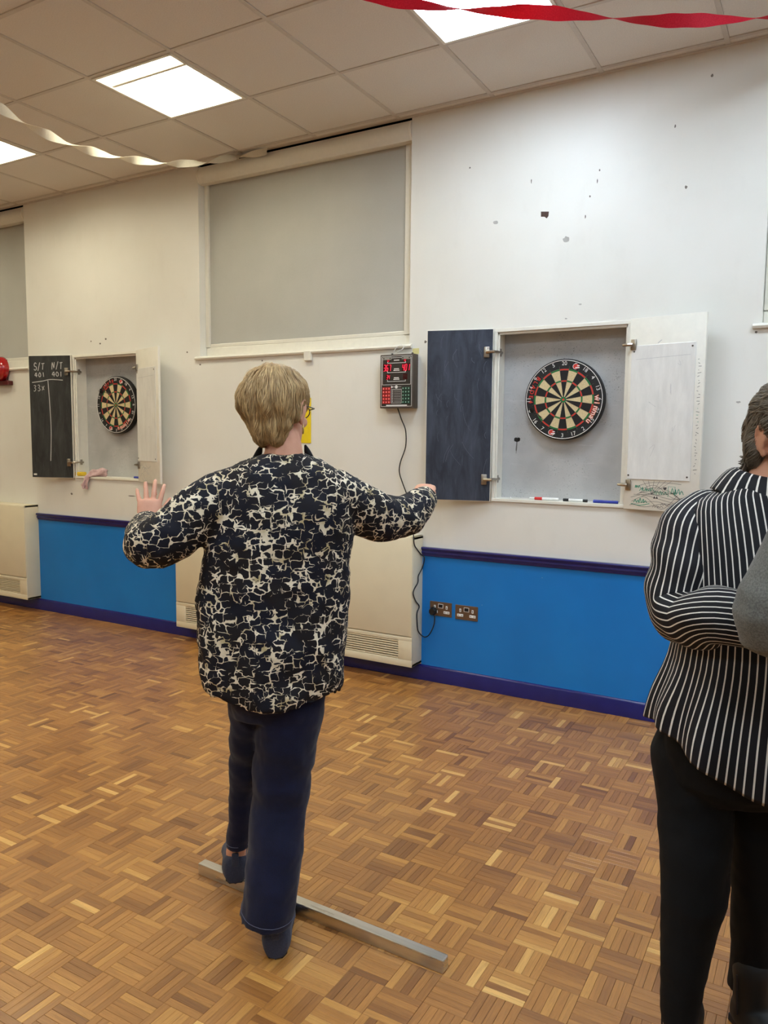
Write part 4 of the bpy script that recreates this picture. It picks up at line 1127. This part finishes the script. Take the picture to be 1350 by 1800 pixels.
def mat_stripe():
    k = NT('black_white_striped_cotton'); uv = k.n('ShaderNodeUVMap', uv_map='UVMap').outputs[0]; sp = k.n('ShaderNodeSeparateXYZ'); k.l(uv, sp.inputs[0])
    fr = k.math('FRACT', sp.outputs[0]); f = k.math('LESS_THAN', fr, .20)
    o = k.coord(); dk = k.ramp(k.noise(o, 9, 2), [(.4, srgb(14,14,18)), (.6, srgb(22,20,26))])
    k.color(k.mix(f, dk, srgb(226,220,210))); k.set(.7, 0, .3); k.bump(k.noise(o, 600, 2), .1, .001); return k.m
M['stripe'] = mat_stripe()
def loft_uv(name, rings, nstripes, mat, parent, closed=True, th=.003, smooth=True, offset=0.0, dispf=None, scale=None):
    """open garment sheet from rings with UV.x counting stripes round the ring; given a little thickness"""
    n = len(rings[0]); V = [Vector(p) for r in rings for p in r]; F = []; UV = []
    m = n if closed else n-1
    for i in range(len(rings)-1):
        for j in range(m):
            k = (j+1) % n; F.append((i*n+j, i*n+k, (i+1)*n+k, (i+1)*n+j))
            if scale:      # stripes counted from the front centre so that they run off the yoke instead of crowding
                t0 = j/m-.25; t0 = t0-1 if t0 >= .5 else t0; t1 = t0+1/m; q0, q1 = scale[i], scale[i+1]
                UV += [(nstripes*t0*q0, i), (nstripes*t1*q0, i), (nstripes*t1*q1, i+1), (nstripes*t0*q1, i+1)]
            else: UV += [(offset+nstripes*j/m, i), (offset+nstripes*(j+1)/m, i), (offset+nstripes*(j+1)/m, i+1), (offset+nstripes*j/m, i+1)]
    me = bpy.data.meshes.new(name); me.from_pydata([tuple(v) for v in V], [], F); me.update()
    if dispf: wrinkle(me, dispf)
    ul = me.uv_layers.new(name='UVMap'); ul.data.foreach_set('uv', [c for q in UV for c in q])
    me.shade_smooth(); me.materials.append(mat); o = link(name, me, parent)
    md = o.modifiers.new('thickness', 'SOLIDIFY'); md.thickness = th; md.offset = -1
    sd = o.modifiers.new('round', 'SUBSURF'); sd.levels = 1; sd.render_levels = 1
    return o
def shoe_geo(mb, L_=.25, W_=.043, heel=.075, sole=.0):
    prof = [(.0,.022,heel*.62),(.006,.033,heel*.98),(.03,.041,heel*1.0),(.07,.040,heel*.9),(.12,.038,heel*.78),(.17,.043,heel*.60),(.205,.040,heel*.48),(.235,.030,heel*.38),(.25,.012,heel*.25)]
    rings = []
    for y, w_, zt in prof:
        y *= L_/.25; w_ *= W_/.043; r = []
        for q in range(20):
            a = 2*math.pi*q/20; x = w_*math.copysign(abs(math.cos(a))**.75, math.cos(a)); z = math.sin(a)
            r.append(Vector((x*(1-.18*max(0, z))*(1-.16*max(0, -z)), y, zt/2+zt/2*math.copysign(abs(z)**.6, z))))
        rings.append(r)
    mb.loft(rings)

# ---------------- woman in the patterned tunic, seen from behind, stepping over the bar
def tunic_woman():
    F = Fig(485, 2.2, 'person', 'person with short blonde hair in a black and cream patterned tunic, seen from behind'); P = F.P; root = F.root
    hc = P(488, 723, .03); Th = Matrix.Translation(hc) @ Matrix.Rotation(R(-24), 4, 'Z') @ Matrix.Rotation(R(-4), 4, 'X')
    shL, shR = P(424, 878, 0), P(580, 878, 0); elL, elR = P(262, 962, -.02), P(700, 918, .13); wrL, wrR = P(262, 926, .20), P(741, 873, .30)
    hpL, hpR = P(446, 1200, .04), P(515, 1200, .02); knL, knR = P(428, 1390, .205), P(492, 1405, .02)
    hR = F.on_floor(484, 1688); hL = F.on_floor(414, 1555, .046); anL = hL+Vector((.0, .045, .085)); anR = hR+Vector((0, .05, .085))
    b = MB(); head_geo(b, Th)
    nk = P(498, 806, .01); limb(b, [hc+Vector((.0,-.01,-.05)), P(498, 785, .015), nk, nk+Vector((0,0,-.06))], [.052,.053,.058,.07])
    b.loft([sring(P(487, 1000).x, .0, z, w_, d, 24) for z, w_, d in ((P(0,845).z, .08, .05), (P(0,880).z, .13, .075), (P(0,960).z, .14, .085), (P(0,1060).z, .15, .09), (P(0,1150).z, .165, .10), (P(0,1215).z, .155, .10))])
    for a, e, wr in ((shL, elL, wrL), (shR, elR, wrR)):
        limb(b, [a, a.lerp(e, .5), e], [.042,.040,.036]); limb(b, [e, e.lerp(wr, .4), wr], [.036,.034,.026])
    for hp, kn, an in ((hpL, knL, anL), (hpR, knR, anR)):
        limb(b, [hp, hp.lerp(kn, .5), kn], [.045,.036,.030]); limb(b, [kn, kn.lerp(an, .35), an], [.030,.032,.033])
    for hl, an in ((hL, anL), (hR, anR)): limb(b, [an, hl+Vector((0,.06,.035)), hl+Vector((0,.16,.03))], [.033,.030,.024])
    # left hand up with fingers spread, right hand lightly closed
    hand_geo(b, frame(wrL, Vector((.0, .08, .30)), Vector((.12, -.9, .2))), 1, (.10,.18,.15), .14, .5, .90, .02)
    hand_geo(b, frame(wrR, Vector((.10, .24, .10)), Vector((-.1, -.35, 1))), -1, (.75,.95,.6), .02, .45, .9, .35)
    me = remesh(b, .0042, 3, .4, 'body'); put(me, 'body', M['skin'], root)
    face_parts(root, Th, M['brow'], M['specs'])
    e = MB(); limb(e, [(.080,-.004,-.040),(.081,-.004,-.052),(.080,-.003,-.062)], [.0022,.003,.0026], 3, 8); e.build('earring', M['gold'], root, Th.to_translation(), Th.to_euler(), smooth=True)
    # hair
    h = MB(); ell(h, (0,-.010,.045), (.090,.100,.078), n=24, m=14); ell(h, (-.006,-.052,.028), (.088,.072,.086), n=24, m=14); ell(h, (0,-.058,-.038), (.066,.044,.050)); ell(h, (0,-.050,-.066), (.056,.036,.034))
    ell(h, (.0,.05,.068), (.07,.05,.04)); ell(h, (.0,-.035,.085), (.06,.06,.043)); ell(h, (.066,-.035,.005), (.020,.034,.035)); ell(h, (-.066,-.035,.005), (.020,.034,.035))
    bl = remesh(h, .006, 6, .5, 'hair'); wrinkle(bl, lambda c, n_: .004*fbm(c, 26)+.003*math.sin(c.x*130+c.z*20))
    tone_attr(bl, 0, [.45]*len(bl.vertices)); ho = put(bl, 'hair', M['hair_blonde'], root, Th.to_translation(), Th.to_euler())
    crown = Vector((.01, -.045, .14))
    def flow(c, n_):
        d = c-crown; d.z -= .10; sw = Vector((-d.y, d.x, 0))*.35*max(0, c.z*6)
        return d+sw
    lk = strands(bl, 2600, flow, (.035, .085), .0026, lambda p: p.z > -.085, (.0015, .0065), 4)
    put(lk, 'hair_locks', M['hair_blonde'], ho)['kind'] = 'stuff'
    # tunic
    t = MB(); rows = [(797, 460, 538, .052, .0), (806, 440, 558, .066, 0), (818, 416, 584, .082, 0), (836, 392, 608, .096, .0), (868, 378, 622, .108, 0), (905, 372, 623, .118, 0), (950, 362, 622, .122, 0), (1000, 353, 616, .126, .005), (1060, 347, 613, .136, .01), (1120, 348, 611, .146, .01), (1175, 353, 606, .15, .01), (1208, 358, 601, .15, .01)]
    rings = []
    for v, a, c, d, y in rows:
        l, r = P(a, v, y), P(c, v, y); rings.append(sring((l.x+r.x)/2, y, l.z, (r.x-l.x)/2, d, 44, 2.35))
    zh = P(485, 1249, -.13).z; l, r = P(364, 1215, .01), P(596, 1215, .01)
    lift = lambda a: .062*abs(math.cos(a))**3.5
    cx, hw = (l.x+r.x)/2, (r.x-l.x)/2
    rings.append(sring(cx, .01, zh, hw*.985, .148, 44, 2.35, lift)); rings.append(sring(cx, .01, zh+.006, hw*.93, .132, 44, 2.35, lift)); rings.append(sring(cx, .01, zh+.05, hw*.90, .125, 44, 2.35, lift))
    t.loft(rings)
    limb(t, [P(424, 862, 0), P(380, 882, -.005), P(329, 918, -.02), P(274, 956, -.02), P(257, 944, .08), P(261, 925, .165)], [.070,.078,.077,.075,.062,.047], 5, 18)
    limb(t, [P(582, 863, 0), P(624, 890, .04), P(666, 908, .09), P(706, 909, .15), P(731, 890, .22), P(744, 878, .27)], [.074,.078,.074,.068,.058,.044], 5, 18)
    tm = remesh(t, .0065, 7, .5, 'tunic')
    def wr_(c, n_):
        return .0055*math.sin(c.x*34+2.2*fbm(c*1.0, 5)+c.z*3)*(.35+.65*min(1, max(0, (1.25-c.z)*2.2)))+.006*fbm(c, 9)
    wrinkle(tm, wr_); put(tm, 'tunic', M['tunic'], root)
    # dark stand collar showing either side of the neck
    cl = MB()
    for s in (-1, 1):
        q = [P(498+s*39, 784, .05), P(498+s*42, 793, .045), P(498+s*47, 806, .03)]
        limb(cl, q, [.004,.009,.012], 4, 8)
    cl.build('collar_fold', M['black_cloth'], root, smooth=True)['kind'] = 'stuff'
    # jeans
    j = MB()
    l, r = P(402, 1190, .02), P(574, 1190, .02); ph = (r.x-l.x)/2; pc = (l.x+r.x)/2
    j.loft([sring(pc, .02, z, ph*k_, d, 30, 2.4) for z, k_, d in ((P(0,1130,.02).z, .93, .11), (P(0,1200,.02).z, .98, .125), (P(0,1245,.02).z, .97, .118), (P(0,1275,.02).z, .9, .09))])
    def leg(rows):
        rg_ = []
        for v, a, c, y, kd in rows:
            l, r = P(a, v, y), P(c, v, y); rg_.append(sring((l.x+r.x)/2, y, l.z, (r.x-l.x)/2, (r.x-l.x)/2*kd, 28, 2.1))
        return rg_
    RL = leg([(1225, 452, 574, .02, 1.15), (1290, 449, 563, .02, 1.15), (1350, 445, 551, .02, 1.1), (1405, 441, 541, .02, 1.1), (1450, 438, 538, .0, 1.15), (1500, 434, 533, -.02, 1.2), (1550, 430, 527, -.04, 1.25), (1590, 424, 520, -.055, 1.25), (1622, 421, 514, -.06, 1.2)])
    for k, p in enumerate(RL[-1]): p.z += .022-.020*(p.x-RL[-1][14].x)/.15
    inner = [Vector((c.x*.76+RL[-1][0].x*.12+RL[-1][14].x*.12, c.y*.76+.24*(-.06), c.z+.004)) for c in RL[-1]]; RL += [inner, [c+Vector((0,0,.03)) for c in inner]]
    LL = leg([(1225, 402, 474, .05, 1.5), (1290, 403, 466, .10, 1.2), (1350, 403, 458, .17, 1.1), (1410, 402, 449, .215, 1.15), (1450, 400, 445, .235, 1.2), (1478, 397, 442, .25, 1.2), (1486, 397, 441, .252, 1.2)])
    inner = [Vector((c.x*.72+.14*(LL[-1][0].x+LL[-1][14].x), c.y*.72+.28*.252, c.z+.004)) for c in LL[-1]]; LLo = LL+[inner, [c+Vector((0,0,.025)) for c in inner]]
    j.loft(RL); j.loft(LLo)
    jm = remesh(j, .006, 5, .5, 'jeans')
    wrinkle(jm, lambda c, n_: .004*fbm(c, 10)+.003*math.sin(c.z*42+c.x*30+3*fbm(c, 4))*math.exp(-((c.z-.5)/.22)**2))
    jo = put(jm, 'jeans', M['denim'], root)
    for rg_, up in ((RL[8], .022), (LL[6], .018)):
        bm = bmesh.new(); bm.from_mesh(jm); bv = BVHTree.FromBMesh(bm); bm.free(); ctr = sum((q for q in rg_), Vector())/28; pts = []
        for p in rg_+[rg_[0]]:
            d = p-ctr; d.z = 0; o_ = Vector((ctr.x, ctr.y, p.z+up))+d.normalized()*.3; hit = bv.ray_cast(o_, -d.normalized(), .3)
            pts.append((hit[0] if hit[0] is not None and (hit[0]-p).length < .035 else p+Vector((0,0,up)))+d.normalized()*.0004)
        s = MB(); s.tube(pts, .0011, 5, cap=False); s.build('hem_stitching', M['stitch'], jo)
    # shoes
    for hl, rz, nm in ((hL, R(4), 'L'), (hR, R(-6), 'R')):
        s = MB(); shoe_geo(s, .245, .046, .092); sm = remesh(s, .005, 6, .5, 'shoe')
        so = put(sm, 'shoe', M['shoe'], root, hl, (0, 0, rz))
        q = MB(); q.bbox(-.011, .011, -.002, .008, .06, .106, .004); q.build('heel_tab', M['shoe'], so, smooth=True)
        q = MB(); q.loft([[Vector((x*w_, y, z)) for x, y, w_ in ((-.020,.008,1),(-.031,.028,1),(-.033,.10,1),(-.040,.17,1),(-.033,.22,1),(-.012,.24,1),(.012,.24,1),(.033,.22,1),(.040,.17,1),(.033,.10,1),(.031,.028,1),(.020,.008,1))] for z in (.0, .008)]); q.build('sole', M['sole'], so)
tunic_woman()

# ---------------- woman in the striped shirt with folded arms
def ring_path(pts, radii, sub, n, up0):
    pp = smooth_path(pts, sub); rr = crom(radii, sub); out = []; up = Vector(up0)
    for i, p in enumerate(pp):
        d = (pp[min(i+1, len(pp)-1)]-pp[max(i-1, 0)]).normalized(); up = (up-d*up.dot(d)).normalized(); sd = d.cross(up)
        out.append([p+(up*math.cos(a)+sd*math.sin(a))*rr[i] for a in (2*math.pi*k/n for k in range(n))])
    return out
def striped_woman():
    F = Fig(1362, 2.0, 'person', 'person in a black and white striped shirt and black trousers with folded arms'); P = F.P; root = F.root
    yaw = R(-32)     # turned a little to the viewer's right
    B = Matrix.Rotation(math.pi-yaw*-1, 4, 'Z')
    fwd = Vector((math.sin(R(32)), -math.cos(R(32)), 0)); rgt = Vector((-math.cos(R(32)), -math.sin(R(32)), 0))   # facing, her right
    def body(r, f, z): return rgt*r+fwd*f+Vector((0,0,z))
    hc = P(1400, 774, .0)
    ang = math.atan2(-math.cos(R(38)), math.sin(R(38)))-math.pi/2
    Th = Matrix.Translation(hc) @ Matrix.Rotation(ang, 4, 'Z') @ Matrix.Rotation(R(-6), 4, 'X')
    b = MB(); head_geo(b, Th)
    limb(b, [hc+Vector((-.005,.01,-.05)), body(-.02,-.01,1.43), body(0,-.02,1.37), body(0,-.02,1.30)], [.052,.054,.058,.07])
    b.loft([[body(math.cos(a)*w_, math.sin(a)*d, z) for a in (2*math.pi*k/24 for k in range(24))] for z, w_, d in ((1.35,.08,.05),(1.29,.13,.075),(1.1,.15,.10),(.95,.15,.11),(.85,.15,.11),(.76,.13,.10))])
    shR, shL = P(1258, 945, -.02), body(-.15, -.01, 1.30); elR = P(1186, 1072, -.13); elL = body(-.24, .04, 1.03); wrR = body(-.06, .225, 1.07); wrL = body(.06, .20, 1.12)
    for a, e, w_ in ((shR, elR, wrR), (shL, elL, wrL)): limb(b, [a, a.lerp(e, .5), e], [.042,.042,.038]); limb(b, [e, e.lerp(w_, .5), w_], [.038,.034,.026])
    hand_geo(b, frame(wrR, -rgt*.9+fwd*.1+Vector((0,0,.15)), fwd), 1, (.3,.3,.3), .02, .5, .85)
    hand_geo(b, frame(wrL, rgt*.9+fwd*.05, fwd), -1, (.3,.3,.3), .02, .5, .85)
    ftR = F.on_floor(1196, 1868); ftL = F.on_floor(1306, 1796)
    hpR, hpL = P(1225, 1300, -.04), P(1345, 1300, .05); knR, knL = P(1222, 1540, -.12), P(1330, 1520, .06); anR, anL = ftR+Vector((.0,.03,.09)), ftL+Vector((0,.03,.09))
    for hp, kn, an in ((hpR, knR, anR), (hpL, knL, anL)): limb(b, [hp, hp.lerp(kn, .5), kn], [.06,.055,.045]); limb(b, [kn, kn.lerp(an, .35), an], [.045,.042,.034])
    fdR, fdL = (fwd*.8+rgt*.35).normalized(), (fwd*.95-rgt*.2).normalized()
    for an, fd in ((anR, fdR), (anL, fdL)): limb(b, [an, an+Vector((0,0,-.05))+fd*.05, an+Vector((0,0,-.06))+fd*.13], [.036,.032,.026])
    put(remesh(b, .0045, 3, .4, 'body'), 'body', M['skin2'], root); face_parts(root, Th, M['brow'])
    # hair: layered, swept back behind the ear and flicked at the nape
    h = MB(); ell(h, (0,-.012,.052), (.090,.104,.086), n=24, m=14); ell(h, (0,-.056,.02), (.084,.062,.085), n=24, m=14); ell(h, (0,-.062,-.055), (.070,.044,.058)); ell(h, (0,.045,.072), (.074,.052,.042)); ell(h, (.0,-.06,-.10), (.058,.032,.028))
    for s in (-1, 1): ell(h, (s*.070,-.052,-.02), (.020,.026,.055))
    bl = remesh(h, .006, 6, .5, 'hair'); wrinkle(bl, lambda c, n_: .004*fbm(c, 22)+.003*math.sin(c.y*110+c.z*30)); tone_attr(bl, 0, [.4]*len(bl.vertices))
    ho = put(bl, 'hair', M['hair_ash'], root, Th.to_translation(), Th.to_euler())
    lk = strands(bl, 2600, lambda c, n_: Vector((c.x*.3, -.055+min(0, c.y)*.2, -.06 if c.z < .06 else -.01)), (.05, .11), .0028, lambda p: p.z > -.10, (.002, .007), 9)
    put(lk, 'hair_locks', M['hair_ash'], ho)['kind'] = 'stuff'
    fk = MB(); rg_ = random.Random(2)
    for k in range(130):   # flicked ends at the nape and over the ear
        sx = rg_.choice((-1, 1)); a = rg_.uniform(-1.35, 1.35); z = rg_.uniform(-.115, -.045); x0 = math.sin(a)*.074; y0 = -.052-math.cos(a)*.040
        o_ = Vector((math.sin(a), -math.cos(a)*.8, 0)); p0 = Vector((x0, y0, z+.04)); p1 = p0+Vector((0,0,-.022))+o_*.006; p2 = p1+Vector((0,0,-.014))+o_*rg_.uniform(.003, .010); p3 = p2+o_*rg_.uniform(.002, .010)+Vector((0,0,rg_.uniform(-.006, .004)))
        fk.tube(smooth_path([p0, p1, p2, p3], 3), [.003]*3+[.0028]*3+[.0022,.0016,.001,.0004], 6)
    fm = fk.mesh('hair_flicks'); tone_attr(fm, 0, [.35]*len(fm.vertices)); fm.shade_smooth(); put(fm, 'hair_flicks', M['hair_ash'], ho)['kind'] = 'stuff'
    e = MB(); ell(e, (-.083,-.004,-.036), (.003,.003,.003), n=10, m=6); e.build('ear_stud', M['gold'], root, Th.to_translation(), Th.to_euler(), smooth=True)
    # shirt body: rows of (height, half width, half depth front, back, forward offset)
    rows = [(1.432,.066,.058,0),(1.418,.100,.072,-.005),(1.398,.150,.088,-.005),(1.350,.190,.105,0),(1.25,.205,.128,.01),(1.12,.205,.150,.02),(1.02,.208,.162,.02),(.96,.222,.170,.02),(.91,.238,.178,.015),(.87,.250,.184,.012),(.835,.258,.188,.01)]
    rings = []; n = 96
    for i, (z, w_, d, f) in enumerate(rows):
        ring = []
        for k in range(n):
            a = 2*math.pi*k/n; c, s = math.cos(a), math.sin(a); x = w_*math.copysign(abs(c)**.86, c); y = d*math.copysign(abs(s)**.86, s)
            fl = max(0, i-5)/5*.012; rip = fl*math.sin(a*11+1.3*math.sin(a*3))
            drop = (max(0, i-6)/4)**1.5*(-.130*abs(s)**1.6 if s > 0 else -.05*abs(s)**1.5)
            shoulder = -.030*abs(c)**2 if i < 3 else 0
            neck = -(.085, .055, .02)[i]*max(0, s)**4 if i < 3 else 0
            ring.append(body(x*(1+rip/.25), f+y*(1+rip/.2), z+drop+shoulder+neck))
        rings.append(ring)
    per = [sum((r_[(q+1) % n]-r_[q]).length for q in range(n)) for r_ in rings]
    loft_uv('shirt', rings, 74, M['stripe'], root, scale=[min(1, x/per[4]) for x in per], dispf=lambda c, n_: .006*fbm(c, 7)+.004*math.sin(c.z*30+c.x*22+4*fbm(c, 3)))
    # sleeves
    pR = [P(1275, 912, .0), P(1268, 915, -.0), P(1222, 928, -.05), P(1202, 1000, -.10), P(1192, 1068, -.13), P(1225, 1088, -.19), P(1275, 1082, -.25), wrR]
    s1 = ring_path(pR, [.008,.060,.080,.080,.072,.064,.056,.046], 5, 44, Vector((1,0,0)))
    loft_uv('sleeve', s1, 30, M['stripe'], root, dispf=lambda c, n_: .007*fbm(c, 8)+.005*math.sin(c.z*62+c.x*25+3*fbm(c, 4)))
    pL = [body(-.14,-.01,1.31), body(-.15,-.01,1.31), body(-.20,0,1.25), body(-.235,.02,1.13), body(-.235,.05,1.04), body(-.15,.14,1.05), body(-.04,.19,1.09), wrL]
    loft_uv('sleeve', ring_path(pL, [.008,.06,.082,.078,.070,.062,.055,.046], 5, 44, Vector((1,0,0))), 30, M['stripe'], root, dispf=lambda c, n_: .006*fbm(c, 8))
    # collar: fold-down with two points
    cr = []
    for z, k_, dz in ((1.410,.064,0),(1.430,.069,.0),(1.438,.079,0),(1.424,.100,-.006),(1.396,.128,-.036)):
        ring = []
        for q in range(41):
            a = R(-90+20)+R(320)*q/40+R(0); a = R(110)+R(320)*q/40; fr = max(0, math.sin(a)); ring.append(body(math.cos(a)*k_, math.sin(a)*k_*.95-.015, z+dz*(.35+1.3*fr)-.02*fr))
        cr.append(ring)
    loft_uv('collar', cr, 26, M['stripe'], root, closed=False, th=.002)
    # trousers
    j = MB(); j.loft([[body(math.cos(a)*w_, math.sin(a)*d, z) for a in (2*math.pi*k/30 for k in range(30))] for z, w_, d in ((.93,.19,.145),(.84,.215,.155),(.76,.225,.158),(.70,.215,.150),(.66,.18,.12))])
    for rows in ([(1215, 1195, 1290, -.01), (1255, 1166, 1290, -.02), (1310, 1143, 1290, -.03), (1400, 1153, 1292, -.06), (1480, 1160, 1290, -.10), (1560, 1160, 1282, -.13), (1620, 1161, 1262, -.15), (1680, 1163, 1246, -.17), (1740, 1161, 1236, -.18), (1790, 1163, 1229, -.19)],
                 [(1220, 1290, 1400, .05), (1260, 1270, 1440, .05), (1310, 1262, 1450, .05), (1400, 1275, 1425, .06), (1480, 1280, 1400, .07), (1560, 1283, 1385, .08), (1620, 1284, 1372, .09), (1680, 1281, 1360, .095), (1725, 1279, 1352, .1)]):
        rg2 = []
        for v, a, c, y in rows:
            l, r = P(a, v, y), P(c, v, y); rg2.append(sring((l.x+r.x)/2, y, l.z, (r.x-l.x)/2, (r.x-l.x)/2*1.08, 28, 2.1))
        j.loft(rg2)
    jm = remesh(j, .007, 5, .5, 'trousers'); wrinkle(jm, lambda c, n_: .004*fbm(c, 9)); put(jm, 'trousers', M['black_cloth'], root)
    # ankle boots
    for ft, fd, an in ((ftR, fdR, anR), (ftL, fdL, anL)):
        s = MB(); shoe_geo(s, .26, .046, .085); limb(s, [(0,.045,.05),(0,.04,.10),(0,.04,.16)], [.042,.044,.047]); sm = remesh(s, .006, 4, .5, 'boot')
        T = frame(ft, fd, Vector((0,0,1))); o = put(sm, 'boot', M['boot'], root, ft+Vector((0,0,.0))-fd*.02, (0,0,math.atan2(fd.y, fd.x)-math.pi/2))
        q = MB(); q.bbox(-.034, .034, .002, .06, .0, .022, .004); q.build('heel', M['sole'], o)
        q = MB(); q.tube([(.045,.045,.05),(.047,.043,.1),(.049,.042,.155)], .0022, 5); q.build('zip', M['sole'], o)
striped_woman()

# ---------------- person in the grey knit, mostly past the edge of the picture
def grey_person():
    F = Fig(1690, 1.5, 'person', 'person in a grey marl jumper, elbow bent, beside the striped shirt'); P = F.P; root = F.root
    el = P(1352, 1098, -.02); sh = P(1500, 865, 0.0); cx = 0.0
    zs = sh.z; hc = Vector((.02, .03, zs+.215)); Th = Matrix.Translation(hc) @ Matrix.Rotation(R(18), 4, 'Z')
    wr = Vector((el.x+.20, .17, el.z+.03)); el2 = Vector((.33, .02, el.z)); sh2 = Vector((-sh.x, 0, zs)); wr2 = Vector((.02, .21, el.z+.06))
    b = MB(); head_geo(b, Th); limb(b, [hc+Vector((0,-.02,-.06)), hc+Vector((0,-.02,-.13)), hc+Vector((0,-.01,-.21))], [.056,.058,.066])
    b.loft([sring(0, 0, z, w_, d, 24) for z, w_, d in ((zs+.02,.10,.07),(zs-.05,.18,.10),(1.15,.17,.11),(1.0,.16,.11),(.9,.17,.11),(.84,.16,.11))])
    for a, e, w_ in ((sh, el, wr), (sh2, el2, wr2)): limb(b, [a, a.lerp(e, .5), e], [.052,.046,.042]); limb(b, [e, e.lerp(w_, .5), w_], [.042,.038,.028])
    hand_geo(b, frame(wr, Vector((.9,.2,.1)), Vector((0,1,0))), -1, (.3,.3,.3), .02, .5, .9); hand_geo(b, frame(wr2, Vector((-.9,.1,0)), Vector((0,1,0))), 1, (.3,.3,.3), .02, .5, .9)
    for s in (-1, 1): limb(b, [(s*.09,0,.88),(s*.1,.01,.5),(s*.1,0,.09)], [.085,.055,.036]); limb(b, [(s*.1,0,.08),(s*.11,.07,.035),(s*.11,.15,.03)], [.034,.03,.025])
    put(remesh(b, .006, 3, .4, 'body'), 'body', M['skin'], root); face_parts(root, Th, M['brow'])
    h = MB(); ell(h, (0,-.010,.05), (.085,.099,.08)); ell(h, (0,-.05,.0), (.078,.058,.08)); ell(h, (0,-.055,-.045), (.060,.038,.04)); bl = remesh(h, .007, 5, .5, 'hair'); tone_attr(bl, 0, [.5]*len(bl.vertices)); ho = put(bl, 'hair', M['hair_dark'], root, Th.to_translation(), Th.to_euler())
    put(strands(bl, 1200, lambda q, n_: Vector((q.x*.6, q.y-.02, -.07)), (.03, .06), .0026, lambda p: p.z > -.07, (.001, .004), 6), 'hair_locks', M['hair_dark'], ho)['kind'] = 'stuff'
    t = MB(); t.loft([sring(0, 0, z, w_, d, 36) for z, w_, d in ((zs+.095,.066,.066),(zs+.085,.090,.078),(zs+.05,.15,.095),(zs-.03,.190,.118),(1.15,.188,.128),(1.0,.18,.130),(.9,.182,.132),(.82,.180,.13),(.80,.172,.122))])
    limb(t, [sh, sh.lerp(el, .5)+Vector((-.006,0,0)), el, el.lerp(wr, .5), wr], [.082,.074,.062,.058,.045], 5, 18); limb(t, [sh2, sh2.lerp(el2, .5), el2, el2.lerp(wr2, .5), wr2], [.082,.074,.066,.058,.045], 5, 18)
    tm = remesh(t, .008, 6, .5, 'jumper'); wrinkle(tm, lambda c, n_: .005*fbm(c, 9)); put(tm, 'jumper', M['marl'], root)
    j = MB(); j.loft([sring(0, 0, z, w_, d, 30) for z, w_, d in ((.92,.17,.12),(.84,.185,.13),(.78,.18,.125),(.74,.16,.1))])
    for s in (-1, 1): j.loft([sring(s*x, 0, z, w_, w_*1.1, 24) for z, x, w_ in ((.84,.09,.095),(.65,.095,.088),(.5,.1,.072),(.3,.1,.068),(.07,.1,.06))])
    put(remesh(j, .008, 5, .5, 'trousers'), 'trousers', M['black_cloth'], root)
    for s in (-1, 1):
        q = MB(); shoe_geo(q, .27, .047, .085); put(remesh(q, .006, 3, .5, 'shoe'), 'shoe', M['boot'], root, (s*.1, -.055, 0), (0, 0, -s*.1))
grey_person()
